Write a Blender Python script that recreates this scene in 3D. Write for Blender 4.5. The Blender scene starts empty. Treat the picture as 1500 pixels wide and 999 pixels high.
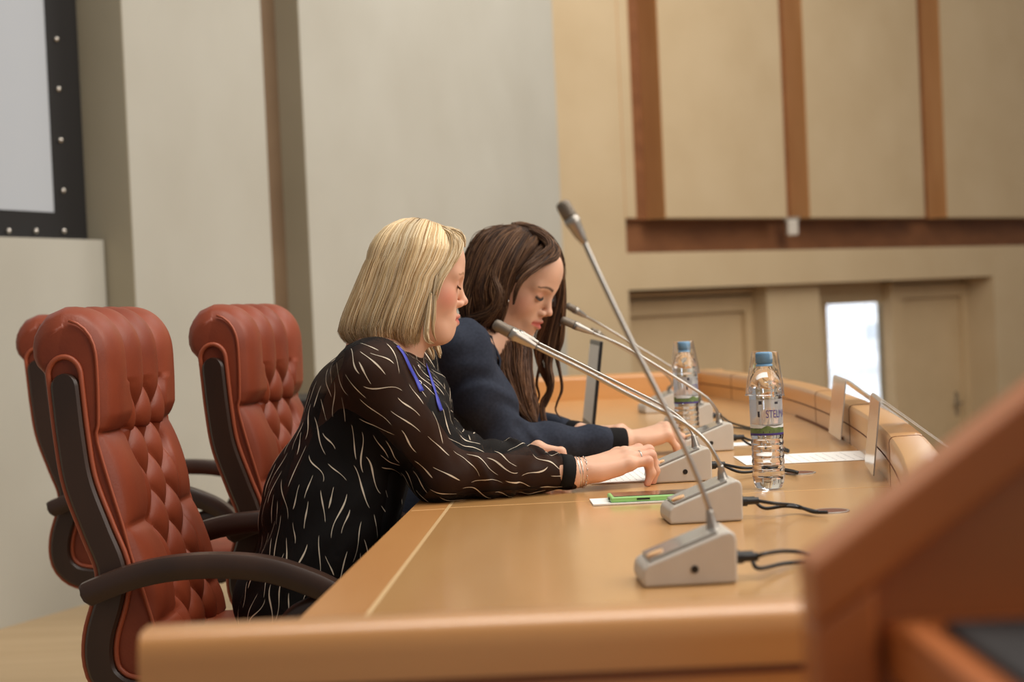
import bpy, math, random
import numpy as np
from mathutils import Vector, Matrix
from mathutils.bvhtree import BVHTree

random.seed(7)
rng = np.random.default_rng(7)
sc = bpy.context.scene
COL = sc.collection

# ------------------------------------------------------------------ camera
FPX, ROLL, CAM_Z, IMW, IMH = 2500.0, 0.045, 1.09, 1500.0, 999.0
PITCH = (IMH / 2 - 450.0) / FPX
fw = np.array([0, math.cos(PITCH), -math.sin(PITCH)])
_x = np.array([1.0, 0, 0]); _u = np.cross(_x, fw)
rt = _x * math.cos(ROLL) - _u * math.sin(ROLL)
up = _x * math.sin(ROLL) + _u * math.cos(ROLL)
CAMP = np.array([0, 0, CAM_Z])
cam = bpy.data.cameras.new('camera')
co = bpy.data.objects.new('camera', cam); COL.objects.link(co)
M = Matrix(((rt[0], up[0], -fw[0], 0), (rt[1], up[1], -fw[1], 0), (rt[2], up[2], -fw[2], CAM_Z), (0, 0, 0, 1)))
co.matrix_world = M
cam.sensor_width = 36.0
cam.lens = FPX / IMW * 36.0
cam.clip_start = 0.05; cam.clip_end = 200
cam.dof.use_dof = True
cam.dof.focus_distance = 3.1
cam.dof.aperture_fstop = 3.9
sc.camera = co

# ------------------------------------------------------------------ light
w = bpy.data.worlds.new('world'); sc.world = w
w.use_nodes = True
bg = w.node_tree.nodes['Background']
bg.inputs[0].default_value = (1.0, 0.96, 0.91, 1)
bg.inputs[1].default_value = 0.26

def area(name, loc, target, sx, sy, power, color):
    l = bpy.data.lights.new(name, 'AREA'); l.shape = 'RECTANGLE'
    l.size = sx; l.size_y = sy; l.energy = power; l.color = color
    o = bpy.data.objects.new(name, l); COL.objects.link(o)
    o.location = loc
    d = Vector(target) - Vector(loc)
    o.rotation_euler = d.to_track_quat('-Z', 'Y').to_euler()
    return o
area('ceiling_light_stage', (0.7, 2.7, 4.5), (0.1, 3.0, 0.8), 1.8, 3.4, 120, (1.0, 0.93, 0.84))
area('fill_light_back', (2.4, 9.0, 4.9), (-0.1, 10.6, 1.5), 2.4, 2.4, 100, (1.0, 0.96, 0.90))  # added fill to brighten the main wall panel towards the corner
area('ceiling_light_hall', (5.0, 5.0, 5.0), (1.6, 9.5, 1.0), 4.0, 4.0, 330, (1.0, 0.93, 0.83))
area('fill_light_front', (3.2, 0.8, 3.0), (-0.2, 3.6, 1.0), 2.0, 2.0, 62, (1.0, 0.93, 0.85))  # added fill from the front right for the faces, source unseen
area('daylight', (5.5, 22.0, 6.0), (8.6, 19.0, 0.5), 4.0, 4.0, 4200, (0.93, 0.97, 1.0))

vs = sc.view_settings
vs.view_transform = 'Standard'; vs.look = 'None'; vs.exposure = 0.04; vs.gamma = 1.0
vs.use_curve_mapping = False

# ------------------------------------------------------------------ photo geometry helpers
def ray(x, y):
    return fw + rt * (x - 750) / FPX + up * (499.5 - y) / FPX
def P(x, y, Y):
    d = ray(x, y); return CAMP + d * (Y / d[1])
def T(x, y, z=0.75):
    d = ray(x, y); return CAMP + d * ((z - CAM_Z) / d[2])

# ------------------------------------------------------------------ materials
def srgb(r, g, b):
    f = lambda c: (c / 255 / 12.92) if c / 255 <= 0.04045 else ((c / 255 + 0.055) / 1.055) ** 2.4
    return (f(r), f(g), f(b), 1)

def mat(name, col, rough=0.5, metal=0.0, coat=0.0, spec=0.5, noise=None, bump=None, sheen=0.0, sss=0.0, coat_rough=0.15):
    """noise=(colour2, scale, detail)   bump=(scale, strength, distance)"""
    m = bpy.data.materials.new(name); m.use_nodes = True
    nt = m.node_tree; b = nt.nodes['Principled BSDF']
    b.inputs['Base Color'].default_value = col
    b.inputs['Roughness'].default_value = rough
    b.inputs['Metallic'].default_value = metal
    b.inputs['Coat Weight'].default_value = coat
    b.inputs['Coat Roughness'].default_value = coat_rough
    b.inputs['Specular IOR Level'].default_value = spec
    b.inputs['Sheen Weight'].default_value = sheen
    if sss:
        b.inputs['Subsurface Weight'].default_value = sss
        b.inputs['Subsurface Radius'].default_value = (0.012, 0.005, 0.003)
        b.inputs['Subsurface Scale'].default_value = 1.0
    tc = nt.nodes.new('ShaderNodeTexCoord')
    if noise:
        c2, s, dt = noise
        n = nt.nodes.new('ShaderNodeTexNoise'); n.inputs['Detail'].default_value = dt
        if isinstance(s, (tuple, list)):
            mp = nt.nodes.new('ShaderNodeMapping'); mp.inputs['Scale'].default_value = s
            nt.links.new(tc.outputs['Object'], mp.inputs[0]); nt.links.new(mp.outputs[0], n.inputs[0])
            n.inputs['Scale'].default_value = 1.0
        else:
            nt.links.new(tc.outputs['Object'], n.inputs[0]); n.inputs['Scale'].default_value = s
        r = nt.nodes.new('ShaderNodeValToRGB')
        r.color_ramp.elements[0].position = 0.3; r.color_ramp.elements[1].position = 0.7
        r.color_ramp.elements[0].color = col; r.color_ramp.elements[1].color = c2
        nt.links.new(n.outputs[0], r.inputs[0]); nt.links.new(r.outputs[0], b.inputs['Base Color'])
    if bump:
        s, st, ds = bump
        n = nt.nodes.new('ShaderNodeTexNoise'); n.inputs['Detail'].default_value = 4
        n.inputs['Scale'].default_value = s
        nt.links.new(tc.outputs['Object'], n.inputs[0])
        bp = nt.nodes.new('ShaderNodeBump'); bp.inputs['Strength'].default_value = st; bp.inputs['Distance'].default_value = ds
        nt.links.new(n.outputs[0], bp.inputs['Height']); nt.links.new(bp.outputs[0], b.inputs['Normal'])
    return m

def wood(name, c1, c2, scale, rough=0.35, coat=0.3, coat_rough=0.2):
    m = mat(name, c1, rough, coat=coat, coat_rough=coat_rough, noise=(c2, scale, 5))
    return m

def attr_mat(name, attr, rough, spec=0.5, sss=0.0, bump=None, sheen=0.0):
    m = mat(name, (0.5, 0.5, 0.5, 1), rough, spec=spec, sss=sss, bump=bump, sheen=sheen)
    nt = m.node_tree
    a = nt.nodes.new('ShaderNodeAttribute'); a.attribute_name = attr
    nt.links.new(a.outputs['Color'], nt.nodes['Principled BSDF'].inputs['Base Color'])
    return m

def clear(name, tint=(1, 1, 1, 1), refl=0.9, rough=0.02):
    """thin clear plastic: see-through with a fresnel gloss"""
    m = bpy.data.materials.new(name); m.use_nodes = True
    nt = m.node_tree; nt.nodes.clear()
    o = nt.nodes.new('ShaderNodeOutputMaterial'); mx = nt.nodes.new('ShaderNodeMixShader')
    t = nt.nodes.new('ShaderNodeBsdfTransparent'); t.inputs[0].default_value = tint
    g = nt.nodes.new('ShaderNodeBsdfGlossy'); g.inputs[0].default_value = (1, 1, 1, 1); g.inputs['Roughness'].default_value = rough
    f = nt.nodes.new('ShaderNodeFresnel'); f.inputs[0].default_value = 1.5
    mu = nt.nodes.new('ShaderNodeMath'); mu.operation = 'MULTIPLY'; mu.inputs[1].default_value = refl
    nt.links.new(f.outputs[0], mu.inputs[0]); nt.links.new(mu.outputs[0], mx.inputs[0])
    nt.links.new(t.outputs[0], mx.inputs[1]); nt.links.new(g.outputs[0], mx.inputs[2]); nt.links.new(mx.outputs[0], o.inputs[0])
    return m

def glass(name, ior, col=(1, 1, 1, 1), rough=0.0):
    m = bpy.data.materials.new(name); m.use_nodes = True
    nt = m.node_tree; nt.nodes.clear()
    o = nt.nodes.new('ShaderNodeOutputMaterial'); g = nt.nodes.new('ShaderNodeBsdfGlass')
    g.inputs['IOR'].default_value = ior; g.inputs['Color'].default_value = col; g.inputs['Roughness'].default_value = rough
    nt.links.new(g.outputs[0], o.inputs[0])
    return m

MT = {}
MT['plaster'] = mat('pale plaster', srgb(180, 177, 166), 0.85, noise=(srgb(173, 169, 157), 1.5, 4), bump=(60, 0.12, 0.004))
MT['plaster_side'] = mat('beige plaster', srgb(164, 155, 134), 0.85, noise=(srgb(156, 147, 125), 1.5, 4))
MT['recess_shade'] = mat('brown recess shade', srgb(114, 92, 68), 0.8, noise=(srgb(102, 80, 58), 3, 3))  # shade in the wall recess, put into the colour of its back
MT['tan'] = mat('tan wall paint', srgb(189, 168, 135), 0.8, noise=(srgb(182, 160, 126), 2, 4), bump=(40, 0.1, 0.004))
MT['tan_wood'] = wood('panel edge wood', srgb(192, 144, 96), srgb(178, 128, 80), (6, 6, 1.2), 0.5, 0.1)
MT['dark_shaded_wood'] = wood('shade-darkened recess wood', srgb(132, 84, 48), srgb(112, 68, 36), (3, 3, 9), 0.6, 0.05)  # groove backs: their shade is put into this darker wood colour
MT['door'] = mat('door paint', srgb(190, 166, 130), 0.6, noise=(srgb(182, 158, 122), 3, 3))
MT['floor'] = wood('stage floor wood', srgb(200, 172, 132), srgb(186, 156, 114), (1.2, 9, 3), 0.4, 0.2)
MT['hall_floor'] = mat('hall floor', srgb(150, 120, 90), 0.6, noise=(srgb(140, 110, 80), 3, 3))
MT['white_wall'] = mat('white render outside', srgb(238, 240, 242), 0.8, noise=(srgb(228, 232, 238), 0.8, 3))
MT['table'] = wood('maple tabletop', srgb(212, 164, 106), srgb(199, 147, 87), (5, 1.1, 4), 0.34, 0.8, 0.16)
MT['table_edge'] = wood('maple edge strip', srgb(202, 146, 88), srgb(190, 131, 73), (7, 1.3, 4), 0.36, 0.4, 0.2)
MT['inlay'] = wood('pale inlay', srgb(226, 190, 140), srgb(216, 178, 128), (9, 1, 4), 0.4, 0.3)
MT['kerb'] = wood('orange maple kerb', srgb(216, 156, 90), srgb(202, 138, 72), (1.5, 1.5, 12), 0.36, 1.0, 0.28)
MT['kerb_side'] = wood('orange maple kerb along', srgb(212, 160, 98), srgb(202, 145, 84), (6, 1.0, 12), 0.36, 0.8, 0.28)
MT['front_panel'] = wood('orange maple panel', srgb(190, 118, 66), srgb(172, 98, 48), (1.6, 3, 10), 0.4, 0.3)
MT['joint'] = mat('dark joint', srgb(110, 62, 34), 0.7)
MT['seam'] = mat('tabletop seam', srgb(222, 182, 128), 0.5)
MT['lectern'] = wood('orange lectern wood', srgb(200, 118, 58), srgb(184, 98, 42), (2, 4, 9), 0.42, 0.25)
MT['black_mat'] = mat('black rubber', srgb(34, 32, 34), 0.7, noise=(srgb(26, 25, 27), 30, 2))
MT['chair_wood'] = wood('dark walnut', srgb(62, 38, 25), srgb(44, 26, 17), (9, 9, 3), 0.42, 0.12, 0.25)
MT['leather'] = mat('red brown leather', srgb(144, 66, 39), 0.44, spec=0.4, noise=(srgb(124, 53, 30), 9, 5), bump=(260, 0.16, 0.002))
MT['leather_pipe'] = mat('leather piping', srgb(166, 82, 52), 0.42)
MT['black_plastic'] = mat('black plastic', srgb(22, 21, 21), 0.45)
MT['grey_plastic'] = mat('warm grey plastic', srgb(202, 196, 186), 0.42, noise=(srgb(197, 190, 179), 20, 2))
MT['grey_top'] = mat('glossy grey top', srgb(150, 146, 140), 0.18, coat=0.6, coat_rough=0.08)
MT['chrome'] = mat('satin chrome', srgb(176, 172, 166), 0.28, metal=0.9)
MT['mic_metal'] = mat('mic metal', srgb(170, 164, 156), 0.35, metal=0.8)
MT['mic_dark'] = mat('mic grille', srgb(122, 112, 100), 0.5, metal=0.6, bump=(900, 0.5, 0.001))
MT['button'] = mat('peach button', srgb(238, 190, 140), 0.3)
MT['paper'] = mat('white paper', srgb(240, 238, 234), 0.8)
MT['ink'] = mat('grey print', srgb(186, 184, 182), 0.8)
MT['phone_case'] = mat('green phone case', srgb(150, 205, 120), 0.4)
MT['phone_glass'] = mat('black phone glass', srgb(40, 44, 36), 0.08, coat=0.6)
MT['silver'] = mat('silver', srgb(214, 208, 200), 0.22, metal=1.0)
MT['laptop'] = mat('laptop grey', srgb(120, 118, 114), 0.4, metal=0.4)
MT['laptop_black'] = mat('laptop black', srgb(34, 34, 36), 0.35)
MT['cap_blue'] = mat('blue cap', srgb(120, 166, 202), 0.4)
MT['purple'] = mat('purple print', srgb(74, 58, 134), 0.5)
MT['hills'] = mat('green hills print', srgb(64, 92, 48), 0.5, noise=(srgb(120, 140, 84), 60, 3))
MT['label_white'] = mat('pale print', srgb(222, 228, 230), 0.5)
MT['label_film'] = clear('label film', (0.97, 0.98, 1, 1), 0.3, 0.2)
_nt = MT['label_film'].node_tree; _o = [n for n in _nt.nodes if n.type == 'OUTPUT_MATERIAL'][0]; _src = _o.inputs[0].links[0].from_socket
_df = _nt.nodes.new('ShaderNodeBsdfDiffuse'); _df.inputs[0].default_value = (0.86, 0.88, 0.9, 1); _m2 = _nt.nodes.new('ShaderNodeMixShader'); _m2.inputs[0].default_value = 0.3
_nt.links.new(_src, _m2.inputs[1]); _nt.links.new(_df.outputs[0], _m2.inputs[2]); _nt.links.new(_m2.outputs[0], _o.inputs[0])
MT['label_dark'] = mat('dark print', srgb(52, 52, 64), 0.5)
MT['water'] = glass('water bottle', 1.33, (0.985, 0.99, 1, 1))
MT['cup'] = clear('clear cup', (0.98, 0.985, 0.99, 1), 0.65)
MT['acrylic'] = clear('clear acrylic', (0.92, 0.91, 0.89, 1), 1.6, 0.15)
_nt = MT['acrylic'].node_tree; _o = [n for n in _nt.nodes if n.type == 'OUTPUT_MATERIAL'][0]; _src = _o.inputs[0].links[0].from_socket
_df = _nt.nodes.new('ShaderNodeBsdfDiffuse'); _df.inputs[0].default_value = (0.85, 0.83, 0.8, 1); _m2 = _nt.nodes.new('ShaderNodeMixShader'); _m2.inputs[0].default_value = 0.22
_nt.links.new(_src, _m2.inputs[1]); _nt.links.new(_df.outputs[0], _m2.inputs[2]); _nt.links.new(_m2.outputs[0], _o.inputs[0])
MT['pane'] = clear('window glass', (0.96, 0.98, 1, 1), 0.8)
MT['screen_white'] = mat('projection cloth', srgb(176, 181, 188), 0.9)
MT['screen_black'] = mat('black screen border', srgb(18, 15, 15), 0.7)
MT['lanyard'] = mat('blue ribbon', srgb(52, 60, 170), 0.5)
MT['cream'] = mat('cream print', srgb(216, 203, 182), 0.7)
MT['lens'] = mat('camera grey', srgb(190, 182, 170), 0.5)

# ------------------------------------------------------------------ mesh tools
class MB:
    def __init__(s): s.v = []; s.f = []; s.m = []
    def add(s, vs_, fs_, mi=0):
        b = len(s.v); s.v.extend([tuple(map(float, q)) for q in vs_])
        for f in fs_: s.f.append(tuple(b + int(i) for i in f)); s.m.append(mi)
        return s
    def box(s, c, size, R=None, mi=0):
        c = np.array(c, float); h = np.array(size, float) / 2
        vs_ = [np.array([x, y, z]) * h for x in (-1, 1) for y in (-1, 1) for z in (-1, 1)]
        if R is not None: vs_ = [R @ q for q in vs_]
        return s.hexa([c + q for q in vs_], mi)
    def hexa(s, v, mi=0):
        return s.add(v, [(0, 1, 3, 2), (4, 6, 7, 5), (0, 4, 5, 1), (2, 3, 7, 6), (0, 2, 6, 4), (1, 5, 7, 3)], mi)
    def prism(s, poly, z0, z1, axis=2, mi=0, fn=None):
        """extrude a 2-D polygon; fn maps (a, b, h) to a point"""
        n = len(poly)
        if fn is None:
            fn = {2: lambda a, b, h: (a, b, h), 1: lambda a, b, h: (a, h, b), 0: lambda a, b, h: (h, a, b)}[axis]
        vs_ = [fn(a, b, z0) for a, b in poly] + [fn(a, b, z1) for a, b in poly]
        fs_ = [tuple(range(n))[::-1], tuple(range(n, 2 * n))] + [(i, (i + 1) % n, n + (i + 1) % n, n + i) for i in range(n)]
        return s.add(vs_, fs_, mi)
    def tube(s, path, rad, sides=10, caps=True, mi=0, flat=None):
        path = np.array(path, float); n = len(path)
        rad = np.full(n, rad) if np.isscalar(rad) else np.array(rad, float)
        tg = np.gradient(path, axis=0); tg /= np.linalg.norm(tg, axis=1)[:, None] + 1e-12
        nrm = np.cross(tg[0], [0, 0, 1.0])
        if np.linalg.norm(nrm) < 1e-3: nrm = np.cross(tg[0], [0, 1.0, 0])
        nrm /= np.linalg.norm(nrm); vs_ = []
        for i in range(n):
            nrm = nrm - tg[i] * (nrm @ tg[i]); nrm /= np.linalg.norm(nrm) + 1e-12
            bn = np.cross(tg[i], nrm)
            for k in range(sides):
                a = 2 * math.pi * k / sides
                fl = flat if flat else 1.0
                vs_.append(path[i] + rad[i] * (math.cos(a) * nrm + fl * math.sin(a) * bn))
        fs_ = [(i * sides + k, i * sides + (k + 1) % sides, (i + 1) * sides + (k + 1) % sides, (i + 1) * sides + k) for i in range(n - 1) for k in range(sides)]
        if caps:
            fs_.append(tuple(range(sides))[::-1]); fs_.append(tuple((n - 1) * sides + k for k in range(sides)))
        return s.add(vs_, fs_, mi)
    def lathe(s, prof, sides=32, c=(0, 0, 0), mi=0, rmod=None, close=True):
        vs_ = []; n = len(prof)
        for (r, z) in prof:
            for k in range(sides):
                a = 2 * math.pi * k / sides
                rr = r if rmod is None else rmod(r, z, a)
                vs_.append((c[0] + rr * math.cos(a), c[1] + rr * math.sin(a), c[2] + z))
        fs_ = [(i * sides + k, i * sides + (k + 1) % sides, (i + 1) * sides + (k + 1) % sides, (i + 1) * sides + k) for i in range(n - 1) for k in range(sides)]
        if close:
            fs_.append(tuple(range(sides))[::-1]); fs_.append(tuple((n - 1) * sides + k for k in range(sides)))
        return s.add(vs_, fs_, mi)
    def loft(s, rings, closed=True, caps=True, mi=0):
        n = len(rings); k = len(rings[0]); vs_ = [q for r in rings for q in r]; fs_ = []
        for i in range(n - 1):
            for j in range(k if closed else k - 1):
                fs_.append((i * k + j, i * k + (j + 1) % k, (i + 1) * k + (j + 1) % k, (i + 1) * k + j))
        if caps:
            fs_.append(tuple(range(k))[::-1]); fs_.append(tuple((n - 1) * k + j for j in range(k)))
        return s.add(vs_, fs_, mi)
    def ball(s, c, r, nu=12, nv=8, mi=0):
        r = np.array([r, r, r] if np.isscalar(r) else r, float)
        prof = [(math.sin(math.pi * j / nv), -math.cos(math.pi * j / nv)) for j in range(nv + 1)]
        prof[0] = (1e-4, -1); prof[-1] = (1e-4, 1)
        b = MB().lathe(prof, nu)
        return s.add([np.array(c) + np.array(q) * r for q in b.v], b.f, mi)
    def build(s, name, mats, parent=None, off=(0, 0, 0), smooth=False, bevel=0, seg=2, fixn=True):
        me = bpy.data.meshes.new(name)
        v = np.array(s.v, float) - np.array(off, float)
        me.from_pydata(v.tolist(), [], s.f)
        if not isinstance(mats, (list, tuple)): mats = [mats]
        for m in mats: me.materials.append(m)
        if len(mats) > 1: me.polygons.foreach_set('material_index', s.m)
        if smooth: me.polygons.foreach_set('use_smooth', [True] * len(s.f))
        me.update()
        if fixn:
            import bmesh
            bm = bmesh.new(); bm.from_mesh(me); bmesh.ops.recalc_face_normals(bm, faces=bm.faces[:]); bm.to_mesh(me); bm.free()
        return link(name, me, parent, off, bevel, seg)

def link(name, me, parent=None, off=(0, 0, 0), bevel=0, seg=2):
    o = bpy.data.objects.new(name, me); COL.objects.link(o)
    if parent is not None: o.parent = parent
    else: o.location = off
    if bevel:
        b = o.modifiers.new('bevel', 'BEVEL'); b.width = bevel; b.segments = seg; b.limit_method = 'ANGLE'; b.angle_limit = math.radians(35)
        b.harden_normals = False
    return o

def smooth_angle(o, deg=40):
    me = o.data
    me.polygons.foreach_set('use_smooth', [True] * len(me.polygons))
    try: me.set_sharp_from_angle(angle=math.radians(deg))
    except Exception: pass
    return o

def tag(o, label, cat, group=None, kind=None):
    o['label'] = label; o['category'] = cat
    if group: o['group'] = group
    if kind: o['kind'] = kind
    return o
def thing(name, label, cat, loc=(0, 0, 0), rz=0.0, group=None):
    o = bpy.data.objects.new(name, None); COL.objects.link(o)
    o.location = loc; o.rotation_euler = (0, 0, rz); o.empty_display_size = 0.05
    return tag(o, label, cat, group)
def struct(o):
    o['kind'] = 'structure'; return o
def dup(root, loc, rz, label, group=None):
    r = root.copy(); COL.objects.link(r); r.location = loc; r.rotation_euler = (0, 0, rz); r['label'] = label
    if group: r['group'] = group
    def rec(src, dst):
        for ch in [o for o in bpy.data.objects if o.parent == src]:
            c = ch.copy(); COL.objects.link(c); c.parent = dst; rec(ch, c)
    rec(root, r)
    return r

def spline(pts, n):
    """Catmull-Rom through pts, n samples"""
    p = np.array(pts, float)
    p = np.vstack([2 * p[0] - p[1], p, 2 * p[-1] - p[-2]])
    m = len(p) - 3; out = []
    for t in np.linspace(0, m, n):
        i = min(int(t), m - 1); f = t - i
        a, b, c, d = p[i], p[i + 1], p[i + 2], p[i + 3]
        out.append(0.5 * ((2 * b) + (c - a) * f + (2 * a - 5 * b + 4 * c - d) * f * f + (3 * b - a - 3 * c + d) * f ** 3))
    return np.array(out)
def interp(xs, ys, x): return float(np.interp(x, xs, ys))

# ------------------------------------------------------------------ implicit surfaces (bodies, clothes)
def rot(yaw=0, pitch=0, roll=0):
    """x forward, y left, z up: roll about x, then pitch (nose down positive), then yaw"""
    cy, sy, cp, sp, cr, sr = math.cos(yaw), math.sin(yaw), math.cos(pitch), math.sin(pitch), math.cos(roll), math.sin(roll)
    Rz = np.array([[cy, -sy, 0], [sy, cy, 0], [0, 0, 1]]); Ry = np.array([[cp, 0, sp], [0, 1, 0], [-sp, 0, cp]]); Rx = np.array([[1, 0, 0], [0, cr, -sr], [0, sr, cr]])
    return Rz @ Ry @ Rx

class Field:
    def __init__(s): s.p = []; s.warp = None
    def cone(s, a, b, ra, rb, k=0.02, sub=False, wr=None):
        a = np.array(a, float); b = np.array(b, float)
        R = max(ra, rb) + k + 0.012
        s.p.append(('c', a, b, ra, rb, k, sub, wr, np.minimum(a, b) - R, np.maximum(a, b) + R)); return s
    def chain(s, pts, rs, k=0.02, wr=None):
        for i in range(len(pts) - 1): s.cone(pts[i], pts[i + 1], rs[i], rs[i + 1], k, False, wr)
        return s
    def ell(s, c, r, Rm=None, k=0.02, sub=False):
        c = np.array(c, float); r = np.array([r, r, r] if np.isscalar(r) else r, float)
        Rm = np.eye(3) if Rm is None else Rm
        e = max(r) + k + 0.012
        s.p.append(('e', c, r, Rm, None, k, sub, None, c - e, c + e)); return s
    def ev(s, q, cull=True):
        lo, hi = q.min(0), q.max(0)
        d = np.full(len(q), 1.0)
        for t in s.p:
            if cull and (np.any(t[8] > hi) or np.any(t[9] < lo)): continue
            if t[0] == 'c':
                _, a, b, ra, rb, k, sub, wr = t[:8]
                ba = b - a; L2 = ba @ ba + 1e-12
                h = np.clip(((q - a) @ ba) / L2, 0, 1)
                e = np.linalg.norm(q - a - h[:, None] * ba, axis=1)
                r = ra + (rb - ra) * h
                if wr is not None:
                    amp, fr, dirv, ph = wr
                    g = ((q - a) @ ba) / math.sqrt(L2)
                    r = r + amp * np.sin(fr * g + ph + 2.2 * np.sin(q @ np.array(dirv)))
                e = e - r
            else:
                _, c, r, Rm, _, k, sub, wr = t[:8]
                z = (q - c) @ Rm
                k0 = np.linalg.norm(z / r, axis=1); k1 = np.linalg.norm(z / (r * r), axis=1) + 1e-9
                e = k0 * (k0 - 1) / k1
            if sub:
                h = np.clip(0.5 - 0.5 * (d + e) / k, 0, 1)
                d = d * (1 - h) - e * h + k * h * (1 - h)
            else:
                h = np.clip(0.5 + 0.5 * (e - d) / k, 0, 1)
                d = e * (1 - h) + d * h - k * h * (1 - h)
        if s.warp is not None: d = d + s.warp(q)
        return d
    def mesh(s, h, nb=8, clip=None):
        lo = np.min([t[8] for t in s.p if not t[6]], axis=0); hi = np.max([t[9] for t in s.p if not t[6]], axis=0)
        bs = h * nb
        nbk = np.ceil((hi - lo) / bs).astype(int) + 1
        ii = np.stack(np.meshgrid(*[np.arange(n) for n in nbk], indexing='ij'), -1).reshape(-1, 3)
        cen = lo + (ii + 0.5) * bs
        d = s.ev(cen, cull=False)
        keep = ii[np.abs(d) < bs * 0.87 * 1.5 + 0.012]
        N = nbk * nb + 1
        loc = np.stack(np.meshgrid(*[np.arange(nb + 1)] * 3, indexing='ij'), -1).reshape(-1, 3)
        KEY, POS, Q = [], [], []
        CH = 24
        cube = [(0, 0, 0), (1, 0, 0), (0, 1, 0), (1, 1, 0), (0, 0, 1), (1, 0, 1), (0, 1, 1), (1, 1, 1)]
        edges = [(0, 1), (2, 3), (4, 5), (6, 7), (0, 2), (1, 3), (4, 6), (5, 7), (0, 4), (1, 5), (2, 6), (3, 7)]
        key = lambda g: (g[..., 0].astype(np.int64) * N[1] + g[..., 1]) * N[2] + g[..., 2]
        for c0 in range(0, len(keep), CH):
            B = keep[c0:c0 + CH]
            g = B[:, None, :] * nb + loc[None]
            D = s.ev((lo + g.reshape(-1, 3) * h)).reshape(len(B), nb + 1, nb + 1, nb + 1)
            S = D < 0
            cn = [D[:, a:a + nb, b:b + nb, c:c + nb] for a, b, c in cube]
            sn = [x < 0 for x in cn]
            tot = sum(x.astype(np.int8) for x in sn)
            act = (tot > 0) & (tot < 8)
            if not act.any(): continue
            w_ = np.argwhere(act)
            vals = np.stack([x[act] for x in cn], 1)
            acc = np.zeros((len(w_), 3)); cnt = np.zeros(len(w_))
            for a, b in edges:
                va, vb = vals[:, a], vals[:, b]
                cr = (va < 0) != (vb < 0)
                t = np.where(cr, va / np.where(cr, va - vb, 1), 0)
                pa, pb = np.array(cube[a]), np.array(cube[b])
                acc += np.where(cr[:, None], pa + t[:, None] * (pb - pa), 0); cnt += cr
            gi = B[w_[:, 0]] * nb + w_[:, 1:]
            POS.append(lo + (gi + acc / cnt[:, None]) * h); KEY.append(key(gi))
            for ax in range(3):
                sl = [slice(None), slice(0, nb), slice(0, nb), slice(0, nb)]
                s0 = S[tuple(sl)]; sl[ax + 1] = slice(1, nb + 1); s1 = S[tuple(sl)]
                x = np.argwhere(s0 != s1)
                if not len(x): continue
                gg = B[x[:, 0]] * nb + x[:, 1:]
                fl = s0[tuple(x.T)]
                u_, v_ = (ax + 1) % 3, (ax + 2) % 3
                eu = np.zeros(3, int); eu[u_] = 1; ev_ = np.zeros(3, int); ev_[v_] = 1
                q = np.stack([key(gg - eu - ev_), key(gg - ev_), key(gg), key(gg - eu)], 1)
                q[~fl] = q[~fl][:, ::-1]
                Q.append(q)
        KEY = np.concatenate(KEY); POS = np.concatenate(POS); Q = np.concatenate(Q)
        o = np.argsort(KEY); KEY = KEY[o]; POS = POS[o]
        ix = np.searchsorted(KEY, Q); ix = np.clip(ix, 0, len(KEY) - 1)
        ok = (KEY[ix] == Q).all(1)
        F = ix[ok]
        if clip is not None:
            kv = clip(POS); F = F[kv[F].all(1)]
            us = np.unique(F); mp = np.full(len(POS), -1); mp[us] = np.arange(len(us)); POS = POS[us]; F = mp[F]
        return POS, F

def np_mesh(name, V, F, mats, parent=None, off=(0, 0, 0), smooth=True, colors=None, attr='Col', mi=None):
    me = bpy.data.meshes.new(name)
    V = np.asarray(V, float) - np.array(off, float)
    n = F.shape[1]
    me.vertices.add(len(V)); me.vertices.foreach_set('co', V.ravel())
    me.loops.add(F.size); me.loops.foreach_set('vertex_index', F.ravel().astype(np.int32))
    me.polygons.add(len(F)); me.polygons.foreach_set('loop_start', (np.arange(len(F)) * n).astype(np.int32))
    try: me.polygons.foreach_set('loop_total', np.full(len(F), n, np.int32))
    except Exception: pass
    me.update(calc_edges=True)
    if not isinstance(mats, (list, tuple)): mats = [mats]
    for m in mats: me.materials.append(m)
    if mi is not None: me.polygons.foreach_set('material_index', np.asarray(mi, np.int32))
    if smooth: me.polygons.foreach_set('use_smooth', np.ones(len(F), bool))
    if colors is not None:
        a = me.color_attributes.new(attr, 'FLOAT_COLOR', 'POINT')
        c = np.ones((len(V), 4)); c[:, :3] = colors
        a.data.foreach_set('color', c.ravel())
    me.validate()
    return link(name, me, parent, off)
# ================================================================== setting
L0 = np.array([-1.915, 6.212]); t1 = np.array([0.386, 0.923]); t1 = t1 / np.linalg.norm(t1); n1 = np.array([t1[1], -t1[0]])
T0 = None; t2 = np.array([0.767, 0.641]); t2 = t2 / np.linalg.norm(t2); n2 = np.array([t2[1], -t2[0]])
def along(base, t, px, py):
    d = ray(px, py); uu = d[0] / d[1]
    return (uu * base[1] - base[0]) / (t[0] - uu * t[1])
_s = along(L0 + 0.13 * n1, t1, 816, 180); _Ym = (L0 + 0.13 * n1 + _s * t1)[1]
_T = P(920, 400, 11.0)[:2]; _s2 = along(_T, t2, 816, 180); D0 = 11.0 * _Ym / (_T + _s2 * t2)[1]
T0 = P(920, 400, D0)[:2]
wz = lambda z: CAM_Z + (z - CAM_Z) * D0 / 11.0
def sl(px, off, py=300): return along(L0 + off * n1, t1, px, py)
def st(px, off, py=300): return along(T0 + off * n2, t2, px, py)
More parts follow.
